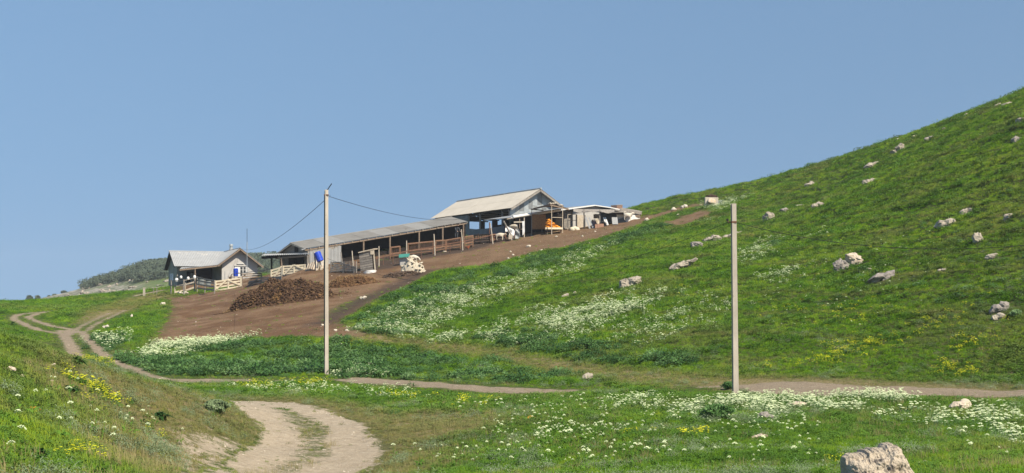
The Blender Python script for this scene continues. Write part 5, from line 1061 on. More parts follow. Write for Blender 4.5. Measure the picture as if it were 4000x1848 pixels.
    for px, py, s in ((2331, 884, .42), (2341, 883, .5), (2350, 882, .42)): MB().box(P(px, py, 135.4), (s, .4, .42), Matrix.Rotation(.2*s, 3, 'Z')).build('block', M_brick, bx)
    ty = MB(); c = P(2355, 878, 135.9); N = 20; vs = []; fs = []
    for i in range(N):
        a = 2*math.pi*i/N
        for j in range(8): b = 2*math.pi*j/8; rr = .30+.11*math.cos(b); vs.append(c+Vector((rr*math.cos(a), .12*math.sin(b), rr*math.sin(a))))
    for i in range(N):
        for j in range(8): fs.append((i*8+j, ((i+1) % N)*8+j, ((i+1) % N)*8+(j+1) % 8, i*8+(j+1) % 8))
    tag(ty.add(vs, fs).build('tyre', M_wire), 'black tyre propped up right of the red blocks', 'tyre')
    sk = thing('feed_sacks', P(2245, 900, 135.6), 'heap of cream feed sacks before the door of the low shed', 'sacks')
    for i, (px, py, sx, sz) in enumerate(((2236, 897, .42, .3), (2247, 892, .36, .26), (2254, 898, .34, .3))):
        vs, f2 = rock_geo(sx, .3, sz, 700+i, 2, .12, 3); MB().add([P(px, py, 135.5)+q for q in vs], f2).build('sack', M_sack, sk, smooth=True)
    # posts with the wire fence and rail before the barns, feed racks
    rail_fence([(1912, 868, 950, 0), (1975, 880, 938, 0)], [.28], 'short rusty rail fence at the left side of the big barn', M_rust)
    f = rail_fence([(1381, 980, 1066, -6), (1480, 962, 1040, 0), (1588, 940, 1010, 0), (1699, 914, 998, -4), (1808, 896, 978, -6), (1926, 872, 953, -11)], [.42], 'long fence of white topped posts with one rusty rail before the long barn', M_palew, rail_mat=M_rust, rw=.07)
    for i, (px, t, b) in enumerate(((1497, 995, 1035), (1535, 985, 1030), (1645, 965, 1008), (1758, 950, 985), (1868, 912, 952))):
        g = gnd(px, b); MB().tube([g-Vector((0, 0, .2)), g+Vector((0, 0, (b-t)*g.y/F))], .035, 6).build('stake', M_rust, f)
    def rack(pxL, tL, bL, pxR, tR, bR, n, label, mat=M_rackw, dep=.8, legs=True):
        a = P(pxL, bL, 0) if False else None
        gl, gr = gnd(pxL, bL), gnd(pxR, bR); HL, HR = (bL-tL)*gl.y/F, (bR-tR)*gr.y/F; o = thing('hay_rack', gl.lerp(gr, .5), label, 'hay rack'); B = Vector((0, dep, 0)); Z = Vector((0, 0, 1))
        for s, off in ((0, Vector()), (1, B)):
            MB().bar(gl+off+Z*HL, gr+off+Z*HR, .05, .1).build('top_rail', mat, o); MB().bar(gl+off+Z*HL*.45, gr+off+Z*HR*.45, .05, .1).build('bottom_rail', mat, o)
        for i in range(n+1):
            u = i/n; p = gl.lerp(gr, u); h = HL*(1-u)+HR*u; MB().bar(p+Z*h*.45+B*.35, p+Z*h*.99-B*.02, .05, .03, up=(0, 1, 0)).build('slat', mat, o)
        for u in (.02, .98):
            p = gl.lerp(gr, u); h = HL*(1-u)+HR*u
            for off in (Vector(), B): MB().bar(p+off-Z*.2, p+off+Z*h, .08).build('leg', mat, o)
        MB().hexa([gl+Z*HL*.2, gr+Z*HR*.2, gr+Z*HR*.2+B, gl+Z*HL*.2+B], [gl+Z*(HL*.2+.06), gr+Z*(HR*.2+.06), gr+Z*(HR*.2+.06)+B, gl+Z*(HL*.2+.06)+B]).build('trough', mat, o); return o
    rack(1524, 966, 1012, 1562, 962, 1006, 5, 'short slatted hay rack with pale top blocks by the second barn post')
    rack(1592, 952, 1004, 1694, 942, 992, 20, 'longest slatted hay rack in the middle of the barn front')
    rack(1700, 940, 990, 1740, 938, 982, 8, 'slatted hay rack behind the white topped fence post')
    rack(1742, 938, 982, 1800, 928, 975, 12, 'slatted hay rack with pale boards near the worker')
    rack(1815, 925, 972, 1848, 920, 965, 6, 'boxy hay rack at the right end of the long barn')
    rack(1852, 918, 955, 1915, 915, 950, 9, 'dark hay rack under the low sheet wall of the big barn', M_dark)
    rack(1913, 917, 950, 1938, 915, 945, 4, 'small brown hay rack behind the sheep')
    # house yard fences and gates
    g1 = rail_fence([(668, 1094, 1151), (718, 1092, 1153), (760, 1082, 1140)], [.62, .93], 'grey post fence with netting at the left of the farmhouse yard', M_greyw, pr=.09)
    plank_gate(682, 1110, 1148, 716, 1106, 1142, 2, M_palew, 'small light framed gate at the left end of the yard fence', [(0, .1, 1, .2)], w=.12)
    plank_gate(723, 1104, 1142, 760, 1094, 1128, 2, M_palew, 'second small light framed gate right of the first grey yard post', [(0, .1, 1, .15)], w=.12)
    rail_fence([(770, 1080, 1140), (800, 1088, 1143), (838, 1094, 1146)], [.25, .5, .75, .95], 'dark weathered board fence between the small gates and the new pine gate', M_greyw, pr=.07, rw=.16)
    plank_gate(842, 1096, 1139, 943, 1083, 1122, 4, M_neww, 'new pale pine plank gate in front of the farmhouse', [(.05, .2, .45, .95), (.45, .95, .95, .25)], (.5,), w=.17, YL=138.4, YR=138.)
    rail_fence([(946, 1070, 1123), (1022, 1068, 1106)], [.25, .55, .8, .98], 'brown rail fence from the new pine gate towards the canopy', M_wood, rw=.13)
    rail_fence([(770, 1078, 1110), (905, 1071, 1095), (1058, 1052, 1090)], [.98], 'thin long top rail running in front of the farmhouse porch', M_greyw, rw=.07)
    plank_gate(973, 1086, 1113, 1100, 1080, 1092, 3, M_greyw, 'grey braced hurdle between farmhouse and canopy', [(0, .0, .38, 1.), (.4, 1., 1, .1)], (.38,), w=.13)
    plank_gate(1060, 1053, 1093, 1102, 1040, 1078, 4, M_neww, 'new pale pine gate half behind the canopy post', [(.2, .0, .95, 1.)], w=.15, YL=122.2, YR=121.8)
    plank_gate(1106, 1038, 1074, 1193, 1032, 1062, 4, M_neww, 'new pale pine gate with two diagonal braces under the canopy', [(.05, .0, .48, 1.), (.5, 1., .97, .35)], (.5,), w=.15, YL=121.7, YR=120.9)
    # canopy
    cn = thing('open_canopy', P(1100, 1085, 127), 'flat open canopy with dark beams between farmhouse and long barn', 'canopy'); c = [P(1020, 999, 124.5), P(1212, 993, 120.6), P(1200, 988.5, 122.3), P(1035, 993, 129)]
    MB().corr(c[3], c[2], c[1], c[0], 24, .03, 1).build('roof', M_asb, cn)
    MB().bar(P(1024, 1007, 124.6), P(1085, 1004, 123.5), .16, .22).build('beam', M_dark, cn); MB().bar(P(1078, 1009, 123.7), P(1208, 999, 120.8), .12, .16).build('beam', M_wood, cn); MB().bar(P(1040, 1001, 128.5), P(1190, 996, 122.6), .12, .16).build('beam', M_dark, cn)
    for px, t, b, Y, mt in ((1061, 1005, 1092, 126.5, M_dark), (1101, 1008, 1095, 123, M_wood), (1203, 998, 1060, 120.8, M_greyw), (1150, 1000, 1050, 124, M_dark)): MB().bar(P(px, b, Y)-Vector((0, 0, .4)), P(px, t, Y), .16).build('post', mt, cn)
    sw = thing('grey_partition', P(1115, 1050, 128.4), 'pale grey sheet partition under the canopy', 'partition'); MB().prism([P(1105, 1009, 128.4), P(1130, 1008, 128.4), P(1130, 1030, 128.4), P(1105, 1038, 128.4)], (0, .05, 0)).build('sheet', M_zinc2, sw)
    # barrel on stakes, leaning planks, pallets fence, outhouse
    q = P(1252, 1021, 117.5); barrel(q, .33, .95, 'tilted blue plastic barrel raised on stakes beside the tall pole', tilt=-.38, az=-.1)
    bs = thing('barrel_stand', P(1245, 1062, 117.8), 'rough stake stand holding up the tilted blue barrel', 'stand')
    for a, b, c2, d2 in ((1236, 1050, 1227, 985), (1255, 1065, 1250, 1018), (1240, 1063, 1243, 1020), (1262, 1062, 1246, 1015)): MB().bar(P(a, b, 117.6)-Vector((0, 0, .3)), P(c2, d2, 117.9), .1).build('stake', M_palew, bs)
    lp = thing('leaning_planks', P(1203, 1063, 118.6), 'bundle of thin planks leaning beside the canopy gate', 'planks')
    for i in range(6): MB().bar(P(1192+i*5, 1064-i*.5, 118.5), P(1206+i*5, 1030-i*2, 119.3), .06, .04).build('plank', M_wood if i % 2 else M_palew, lp)
    for i in range(5): MB().bar(P(1224+i*9, 1066, 118.4), P(1230+i*8, 1015+3*(i % 2), 119.6), .12, .03).build('plank', M_palew, lp)
    rail_fence([(1292, 1030, 1066), (1340, 985, 1066, -8), (1392, 1020, 1066)], [.15, .3, .45], 'tangled grey pallet fence left of the outhouse', M_greyw, rw=.12)
    plank_gate(1294, 1022, 1062, 1345, 1022, 1064, 5, M_greyw, 'stack of grey pallet boards left of the outhouse', [(.1, .9, .6, .2)], w=.12, cat='pallet', name='pallet')
    plank_gate(1347, 1022, 1064, 1385, 1020, 1065, 6, M_greyw, 'second grey pallet right beside the outhouse', [], (.5,), w=.10, cat='pallet', name='pallet')
    oh = thing('outhouse', P(1430, 1070, 115), 'narrow weathered grey plank outhouse with slanted roof', 'outhouse'); Y = 114.5
    bl_, br_, tr_, tl_ = P(1410, 1071, Y), P(1458, 1062, Y-.2), P(1452, 982, Y-.2), P(1402, 991, Y); back = Vector((.15, 1.2, .0)); m = MB(); n = 9
    for i in range(n):
        t0, t1 = i/n+.008, (i+1)/n-.008; L0, L1 = bl_.lerp(tl_, t0), bl_.lerp(tl_, t1); R0, R1 = br_.lerp(tr_, t0), br_.lerp(tr_, t1); d = Vector((0, .03+.008*(i % 2), 0)); m.k = (0, 1, 0, 2, 1, 0, 1, 2, 0)[i]; m.hexa([L0, R0, R0+d, L0+d], [L1, R1, R1+d, L1+d])
    m.build('board_wall', [M_greyw, M_wood2, M_wood3], oh)
    MB().hexa([bl_+Vector((0, .05, 0)), bl_+Vector((.04, .05, 0)), bl_+back+Vector((.04, 0, 0)), bl_+back], [tl_+Vector((0, .05, 0)), tl_+Vector((.04, .05, 0)), tl_+back+Vector((.04, 0, 0)), tl_+back]).build('side_wall', M_greyw, oh)
    MB().hexa([bl_+back, br_+back, br_+back+Vector((0, .04, 0)), bl_+back+Vector((0, .04, 0))], [tl_+back, tr_+back, tr_+back+Vector((0, .04, 0)), tl_+back+Vector((0, .04, 0))]).build('back_wall', M_dark, oh)
    a, b = P(1399, 989, Y-.15), P(1460, 975, Y-.3); MB().hexa([a, b, b+Vector((.2, 1.6, .1)), a+Vector((.1, 1.6, .1))], [q+Vector((0, 0, .1)) for q in (a, b, b+Vector((.2, 1.6, .1)), a+Vector((.1, 1.6, .1)))]).build('roof', M_palew, oh)
    MB().prism([P(1404, 991, Y-.05), P(1452, 982, Y-.25), P(1452, 978, Y-.25)], (0, .05, 0)).build('fascia', M_wood, oh)
    MB().bar(P(1467, 1063, Y-.1)-Vector((0, 0, .2)), P(1459, 976, Y-.1), .11).build('door_post', M_palew, oh); MB().box(P(1454, 986, Y-.2), (.34, .1, .4)).build('corner_box', M_palew, oh)
    bt = thing('wash_basin', P(1445, 1078, 113), 'tilted white enamel basin lying below the outhouse', 'basin'); c = P(1446, 1069, 112.8); m = MB(); N = 20; vs = []; fs = []; Mx = Matrix.Rotation(-.35, 3, 'X')@Matrix.Rotation(-.15, 3, 'Y')
    for (rr, zz) in ((.42, .0), (.62, .32), (.60, .32), (.38, .05)):
        for i in range(N): a = 2*math.pi*i/N; vs.append(c+Mx@Vector((rr*math.cos(a), rr*.6*math.sin(a), zz-.12)))
    for k in range(3):
        for i in range(N): fs.append((k*N+i, k*N+(i+1) % N, (k+1)*N+(i+1) % N, (k+1)*N+i))
    fs += [tuple(range(N))[::-1], tuple(range(3*N, 4*N))]; m.add(vs, fs); m.build('bowl', M_white, bt)
    # kennel with green roof
    kn = thing('dog_kennel', P(1585, 1030, 117), 'small plastered kennel with a green sheet roof beside the fleece heap', 'kennel'); Y = 116.6; Z = Vector((0, 0, 1)); a = P(1563, 1033, Y); b = P(1600, 1030, Y); h = 24*Y/F
    MB().hexa([a-Z*.2, b-Z*.2, b+Vector((.1, 1.0, -.2)), a+Vector((-.15, 1.0, -.2))], [a+Z*h, b+Z*h, b+Vector((.1, 1.0, h)), a+Vector((-.15, 1.0, h))]).build('body', M_plast2, kn)
    a, b = P(1558, 1008, Y-.25), P(1599, 1004, Y-.25); MB().hexa([a, b, b+Vector((-.05, 1.0, .32)), a+Vector((-.1, 1.0, .32))], [q+Z*.06 for q in (a, b, b+Vector((-.05, 1.0, .32)), a+Vector((-.1, 1.0, .32)))]).build('roof', M_green, kn)
    # boundary stones and posts at far left
    pp = thing('gate_post', gnd(563, 1157), 'short pale concrete post standing alone in the left field', 'post'); g = gnd(563, 1157); MB().bar(g-Vector((0, 0, .2)), g+Vector((0, 0, .9)), .2).build('shaft', M_conc, pp); MB().box(g+Vector((0, 0, .93)), (.24, .24, .06)).build('cap', M_white_stone, pp)
    for i, (px, py) in enumerate(((600, 1150), (612, 1148))): g = gnd(px, py); tag(MB().bar(g-Vector((0, 0, .1)), g+Vector((.02, 0, .75)), .06).build('wooden_stake', M_greyw), 'thin grey stake between the pale post and the farmhouse, '+('left one', 'right one')[i], 'stake')
    # little things in the house yard
    for i, (px, py, s, mt, lab) in enumerate(((690, 1100, .36, M_white, 'white upturned bucket on the leftmost yard fence'), (760, 1087, .3, M_white, 'white canister hung on the post between the small gates'), (707, 1087, .26, M_tarp, 'pale milk can on the middle fence post'), (735, 1092, .28, M_tarp, 'white bundle on the wall under the porch'))):
        c = P(px, py, gnd(px, 1148).y-.2); o = thing('bucket', c, lab, 'bucket'); MB().tube([c, c+Vector((0, 0, s*.5)), c+Vector((0, 0, s)), c+Vector((0, 0, s*1.12))], [s*.5, s*.56, s*.42, s*.2], 12).build('shell', mt, o)
    for i, (px, py, s, lab) in enumerate(((786, 1106, .55, 'pale grey tub behind the thin yard rail, left one'), (812, 1107, .42, 'grey tub behind the thin yard rail, right one'))):
        c = P(px, py+8, 141); o = thing('tub', c, lab, 'tub'); MB().tube([c, c+Vector((0, 0, s*1.2)), c+Vector((0, 0, s*1.25))], [s*.75, s*.9, s*.95], 14).build('shell', M_zinc2, o)
    for i, (px, py) in enumerate(((728, 1148), (706, 1150))): g = gnd(px, py); vs, f2 = rock_geo(.32, .25, .2, 800+i, 2); tag(MB().add([g+Vector((0, -.2, .12))+q for q in vs], f2).build('stone', M_white_stone), 'white stone at the foot of the small yard gates, '+('right one', 'left one')[i], 'stone')
    # stone trough, corrugated sheet
    tr = thing('stone_trough', gnd(2778, 794), 'long pale stone block on the bank behind the white flowers', 'stone block'); g = P(2778, 793, 134); vs, f2 = rock_geo(.72, .5, .38, 77, 3, .1, 5); m = MB(); m.hexa([g+Vector(q) for q in ((-.68, -.3, -.3), (.70, -.3, -.25), (.70, .4, -.25), (-.68, .4, -.3))], [g+Vector(q) for q in ((-.68, -.3, .62), (.74, -.3, .58), (.74, .4, .58), (-.68, .4, .62))]); m.build('block', M_white_stone, tr)
    m = MB(); m.add([g+Vector((-.1, -.35, .15))+q*.8 for q in vs], f2).build('rubble', M_limew, tr)
    g = gnd(2801, 806); tag(MB().corr(g+Vector((-.4, 1.0, .65)), g+Vector((.75, 1.2, .75)), g+Vector((.5, -.1, .18)), g+Vector((-.65, -.2, .1)), 9, .025).build('metal_sheet', M_zinc), 'grey corrugated sheet lying among the white flowers on the bank', 'metal sheet')

# ------------------------------------------------------------------ heaps
def heap(name, cx, cy, w, h, Y, label, mat, cat, seed, dep=.55, dens=500, clod=.14, lift=1.0, tail=0., amp=.3, crag=.3):
    """a mound lying on the slope: a draped sheet of clods with loose lumps on top"""
    c = gnd(cx, cy+h*.25); W = w*c.y/F/2; Hh = h*c.y/F*lift; r = random.Random(seed); o = thing(name, Vector((c.x, c.y, T(c.x, c.y))), label, cat); D = W*dep
    f = lambda u, v: max(0., 1-(u*u+v*v))**.7
    n = 90; vs = []; fs = []
    for i in range(n+1):
        for j in range(n+1):
            u, v = -1+2*i/n, -1+2*j/n; x, y = c.x+u*W, c.y+v*D; k = f(u, v); q = Vector((x, y, 0))
            z = T(x, y)-.12+k*Hh*(1+.35*mno.fractal(q*.9+Vector((seed, 0, 0)), .8, 2, 3))+(amp*abs(mno.fractal(q*2.6, .7, 2, 4))*min(1, k*3)*.3); vs.append((x+.06*mno.noise(q*5), y, z-(.25 if k <= 0 else 0)))
    for i in range(n):
        for j in range(n): a = i*(n+1)+j; fs.append((a, a+n+1, a+n+2, a+1))
    MB().add(vs, fs).build('mound', mat, o)
    m = MB()
    for k in range(dens):
        a = r.uniform(0, 6.283); q = math.sqrt(r.random())*1.06+(abs(r.gauss(0, .22)) if r.random() < .22 else 0); u, v = q*math.cos(a), q*math.sin(a)
        x, y = c.x+u*W, c.y+v*D; s = (.6 if q > 1 else 1)*clod*r.uniform(.4, 1.3); vs, f2 = rock_geo(s*r.uniform(.8, 1.5), s, s*.7, k+seed, 1 if crag > .2 else 2, crag, 4); z = T(x, y)+f(u, v)*Hh*(1+.35*mno.fractal(Vector((x, y, 0))*.9+Vector((seed, 0, 0)), .8, 2, 3))+.05+r.uniform(-.02, .14)*min(1, f(u, v)*3)
        M = Matrix.Rotation(r.uniform(0, 3), 3, 'Z')@Matrix.Rotation(r.uniform(-.6, .6), 3, 'X'); m.add([Vector((x, y, z))+M@p for p in vs], f2)
    tag(m.build('clods', mat, o), kind='stuff'); FOOT.append((c.x, c.y, W*.5)); return o

# ------------------------------------------------------------------ animals and person
def quad(name, label, cat, px, py, H, Y, face, mat, head_mat=None, head_up=.3, graze=False, tail='down', leg=.5, fat=1., legs_mat=None, group=None, lie=False):
    """a standing animal seen from the side; H back height in metres, face +1 looks right, -1 left"""
    g = P(px, py, Y); o = thing(name, g, label, cat, group); s = H; f = face
    V = lambda x, y, z: Vector((x*s*f, y*s, z*s))
    J = {'chest': (None, V(.34, 0, .76), .25*s*fat), 'mid': ('chest', V(0, 0, .75), .27*s*fat), 'hip': ('mid', V(-.36, 0, .80), .22*s*fat)}
    if graze: J['neck'] = ('chest', V(.58, 0, .60), .13*s); J['poll'] = ('neck', V(.74, 0, .38), .10*s); J['snout'] = ('poll', V(.86, 0, .20), .06*s)
    else: J['neck'] = ('chest', V(.52, 0, .80+head_up*.5), .14*s); hk = 1.35 if tail == 'curl' else 1.; J['poll'] = ('neck', V(.64, 0, .85+head_up), .115*s*hk); J['brow'] = ('poll', V(.76, 0, .84+head_up), .10*s*hk); J['snout'] = ('brow', V(.93, 0, .78+head_up), .055*s*hk)
    for nm, x, y, par in (('fr', .36, .11, 'chest'), ('fl', .30, -.11, 'chest'), ('hr', -.36, .11, 'hip'), ('hl', -.42, -.11, 'hip')):
        hb = -.06 if nm[0] == 'h' else .0
        J[nm+'1'] = (par, V(x, y, .50), .085*s*fat); J[nm+'2'] = (nm+'1', V(x+hb+(.03 if nm[0] == 'f' else 0), y, .27), .042*s); J[nm+'3'] = (nm+'2', V(x-.01, y, .06), .034*s); J[nm+'4'] = (nm+'3', V(x+.04, y, .015), .036*s)
    if tail == 'curl': J['t1'] = ('hip', V(-.52, 0, .98), .06*s); J['t2'] = ('t1', V(-.48, 0, 1.16), .075*s); J['t3'] = ('t2', V(-.34, 0, 1.20), .07*s); J['t4'] = ('t3', V(-.27, 0, 1.08), .05*s)
    else: J['t1'] = ('hip', V(-.56, 0, .74), .05*s); J['t2'] = ('t1', V(-.60, 0, .50), .035*s)
    b = skin_mesh('body', J, mat, o, 2)
    hp = J['poll'][1]
    for sy in (-1, 1):
        e = MB(); e.add([hp+V(-.02, sy*.09, .04), hp+V(.05, sy*.09, .04), hp+V(-.02, sy*.20, -.06), hp+V(.0, sy*.10, .09)], [(0, 1, 3), (1, 2, 3), (2, 0, 3), (0, 2, 1)])
        q = e.build('ear', head_mat or mat); q.parent = o; q.location = q.location
    if head_mat:
        hd = skin_mesh('face', {'a': (None, J['poll'][1]+V(.02, 0, 0), J['poll'][2]*1.06), 'c': ('a', J['snout'][1], J['snout'][2]*1.15)}, head_mat, o, 2)
    for sy in (-1, 1):
        e = MB(); c = J['poll'][1].lerp(J['snout'][1], .4)+V(0, sy*.085, .05); vs, f2 = rock_geo(.014*s, .014*s, .014*s, 5, 1, 0, 0); e.add([c+v for v in vs], f2); q = e.build('eye', M_wire); q.parent = o
    return o
def build_animals():
    quad('sheep', 'cream sheep with a black face standing between the barn and the torn sheeting', 'sheep', 1953, 938, .80, 133, 1, M_sheep, M_blackf, head_up=-.04, fat=1.12)
    quad('dog', 'big white livestock dog with curled tail at the right end of the shed row', 'dog', 2452, 861, .80, 134.5, 1, M_dog, None, head_up=.14, tail='curl')
    quad('sheep', 'white sheep grazing on top of the fleece heap beside the kennel', 'sheep', 1617, 1024, .70, 113.3, 1, M_dog, None, graze=True, fat=1.15)
    quad('goat_kid', 'small white kid standing on the bare ground below the hay racks', 'goat', 1741, 993, .34, 127, -1, M_dog, M_dog, head_up=.05)
    # dark animal lying on the stone block
    g = P(2779, 770, 134.1); o = thing('lying_animal', g, 'dark brown shaggy animal lying on the pale stone block on the bank', 'animal')
    skin_mesh('body', {'a': (None, Vector((-.38, 0, .10)), .22), 'b': ('a', Vector((0, 0, .12)), .25), 'c': ('b', Vector((.32, 0, .08)), .19), 'd': ('c', Vector((.5, -.05, .06)), .13), 'e': ('d', Vector((.66, -.1, .02)), .08), 'f': ('c', Vector((.42, -.22, -.1)), .06), 'g': ('f', Vector((.6, -.3, -.14)), .045), 'h': ('a', Vector((-.46, -.24, -.08)), .08), 'i': ('h', Vector((-.25, -.34, -.12)), .05)}, M_blackf, o, 2)
    for sy in (-1, 1): e = MB(); e.add([Vector((.5, -.05+sy*.09, .16)), Vector((.58, -.05+sy*.08, .15)), Vector((.56, -.05+sy*.14, .30)), Vector((.52, -.05+sy*.04, .18))], [(0, 1, 2), (1, 3, 2), (3, 0, 2), (0, 3, 1)]); q = e.build('ear', M_blackf); q.parent = o
    # brown hen
    g = P(1829, 976, 127.5); o = thing('hen', g, 'rusty brown hen pecking near the foot of the leaning fence post', 'hen')
    skin_mesh('body', {'a': (None, Vector((0, 0, .24)), .11), 'b': ('a', Vector((-.13, 0, .27)), .075), 'c': ('b', Vector((-.22, 0, .36)), .04), 'd': ('a', Vector((.11, 0, .32)), .06), 'e': ('d', Vector((.15, 0, .42)), .04), 'f': ('e', Vector((.20, 0, .41)), .015), 'g': ('a', Vector((.01, .04, .1)), .02), 'h': ('g', Vector((.01, .05, .01)), .014), 'i': ('a', Vector((.01, -.04, .1)), .02), 'j': ('i', Vector((.01, -.05, .01)), .014)}, M_hen, o, 2)
    # worker leaning over the rail in the dark barn
    g = P(1783, 942, 131.3); o = thing('person', g, 'person in dark clothes leaning forward over a hay rack inside the barn', 'person'); s = 1.0
    J = {'pel': (None, (0, 0, .95), .15), 'sp': ('pel', (.04, -.06, 1.15), .14), 'ch': ('sp', (.10, -.18, 1.36), (.17)), 'nk': ('ch', (.15, -.28, 1.50), .055)}
    for sd, nm in ((-1, 'l'), (1, 'r')):
        J['h'+nm] = ('pel', (sd*.1, 0, .85), .105); J['k'+nm] = ('h'+nm, (sd*.11, -.03, .48), .07); J['a'+nm] = ('k'+nm, (sd*.11, .03, .09), .045); J['f'+nm] = ('a'+nm, (sd*.12, -.12, .04), .04)
        J['s'+nm] = ('ch', (.08+sd*.2, -.2, 1.38), .065); J['e'+nm] = ('s'+nm, (.16+sd*.22, -.42, 1.14), .045); J['w'+nm] = ('e'+nm, (.28+sd*.14, -.62, 1.02), .032)
    skin_mesh('body', {k: (p, Vector(v), r_) for k, (p, v, r_) in J.items()}, M_cloth, o, 2)
    hd = {'a': (None, Vector((.17, -.33, 1.58)), .075), 'b': ('a', Vector((.18, -.35, 1.68)), .092), 'c': ('b', Vector((.18, -.345, 1.74)), .075), 'n': ('b', Vector((.19, -.455, 1.65)), .018)}
    skin_mesh('head', hd, M_skin, o, 2)
    m = MB(); vs, f2 = rock_geo(.105, .115, .09, 3, 2, .02, 0); m.add([Vector((.18, -.325, 1.755))+v for v in vs], f2); q = m.build('hair', M_blackf); q.parent = o
    for sd in (-1, 1):
        w_ = Vector((.28+sd*.14, -.62, 1.02)); J2 = {'p': (None, w_, .03), 'q': ('p', w_+Vector((.02, -.07, -.02)), .034)}
        for i, ln in enumerate((.05, .06, .055, .042)): J2['k%d' % i] = ('q', w_+Vector((.02+(i-1.5)*.020, -.11, -.025)), .010); J2['t%d' % i] = ('k%d' % i, w_+Vector((.02+(i-1.5)*.022, -.11-ln*.7, -.045-ln*.4)), .008)
        J2['th'] = ('p', w_+Vector((.02-sd*.05, -.06, -.02)), .011); skin_mesh('hand', J2, M_skin, o, 1)

# ------------------------------------------------------------------ poles and cables
def build_poles():
    def pole(px, top, bot, wpx, label, lean=0., turn=0.):
        g = gnd(px, bot); k = g.y/F; H = (bot-top)*k; w0 = wpx*k; o = thing('utility_pole', g, label, 'utility pole'); n = 10; m = MB(); dep = w0*.9
        def ring(t, a=1.):   # channelled section: front face proud, left flank recessed
            ww = w0*(1.12-.2*t)/2; d = dep/2; z = H*t; x = lean*k*t
            ca, sa = math.cos(R(turn)), math.sin(R(turn)); return [g+Vector((x+p*ww*ca-q*d*sa, p*ww*sa+q*d*ca, z)) for p, q in ((-1, -1), (1, -1), (1, -.5), (1, .5), (1, 1), (-1, 1), (-1, .62), (-.62, .5), (-.62, -.5), (-1, -.62))]
        R_ = [ring(-.08)]+[ring(i/n) for i in range(n+1)]; vs = [v for q in R_ for v in q]; L = 10; fs = []
        for i in range(len(R_)-1):
            for j in range(L): fs.append((i*L+j, i*L+(j+1) % L, (i+1)*L+(j+1) % L, (i+1)*L+j))
        fs += [tuple(range(L))[::-1], tuple(range((len(R_)-1)*L, len(R_)*L))]; m.add(vs, fs); m.build('shaft', M_conc, o); return o, g, k, H
    o, g, k, H = pole(2873, 796, 1540, 19, 'near square concrete pole with one iron clamp on the right of the meadow', -8, 9)
    za = g.z+(1540-868)*k; c = Vector((g.x-7*k, g.y, za)); w0 = 19*k
    MB().hexa([c+Vector(q) for q in ((-w0*.52, -w0*.52, -.03), (w0*.52, -w0*.52, -.03), (w0*.52, w0*.5, -.03), (-w0*.52, w0*.5, -.03))], [c+Vector(q) for q in ((-w0*.52, -w0*.52, .03), (w0*.52, -w0*.52, .03), (w0*.52, w0*.5, .03), (-w0*.52, w0*.5, .03))]).build('clamp', M_rust, o)
    a = c+Vector((-w0*.5, 0, 0)); ins = MB().tube([a, a+Vector((-.10, 0, .0)), a+Vector((-.12, 0, .05))], .02, 6).build('bracket', M_rust, o); MB().tube([a+Vector((-.12, 0, .03)), a+Vector((-.12, 0, .11))], .035, 8).build('insulator', M_wire, ins)
    FOOT.append((g.x, g.y, .2))
    near = c
    o, g, k, H = pole(1275, 742, 1462, 13, 'tall slender concrete pole with a broken arm on top in front of the muck heap', 0, 24)
    t = g+Vector((0, 0, H)); MB().tube([t+Vector((-.03, 0, -.05)), t+Vector((.06, 0, .02)), t+Vector((.22, 0, .26)), t+Vector((.24, 0, .28))], [.025, .022, .022, .028], 6).build('broken_arm', M_wire, o)
    zc = g.z+(1462-762)*k; c = Vector((g.x, g.y, zc)); w0 = 13*k; MB().box(c, (w0*1.35, w0*1.1, .05)).build('clamp', M_rust, o)
    MB().tube([g+Vector((-w0*.62, -.02, H*.1)), g+Vector((-w0*.66, -.02, H*.55)), g+Vector((-w0*.6, -.02, H*.97))], .012, 5).build('down_lead', M_wire, o)
    MB().tube([c+Vector((w0*.6, 0, -.08)), c+Vector((w0*1.1, 0, -.08)), c+Vector((w0*1.1, 0, .0))], .015, 6).build('hook', M_wire, o); FOOT.append((g.x, g.y, .2))
    wire('power_cable', c+Vector((-w0*.6, 0, -.25)), P(944, 973, 150.1), .8, .012, 'dark cable sagging from the tall slender pole left to the farmhouse')
    wire('power_cable', c+Vector((w0*1.1, 0, -.08)), P(1900, 827, 141.5), 1.0, .012, 'dark cable from the tall slender pole right to the big barn roof')
    wire('power_cable', near+Vector((-w0*.9-.05, 0, 0)), P(1279, 1010, 54.9), 1.55, .0065, 'dark cable falling left from the near pole across the slope')
    wire('power_cable', near+Vector((w0*.8, 0, -.02)), P(4350, 912, 34), .62, .009, 'dark cable running right from the near pole across the hillside', 40)

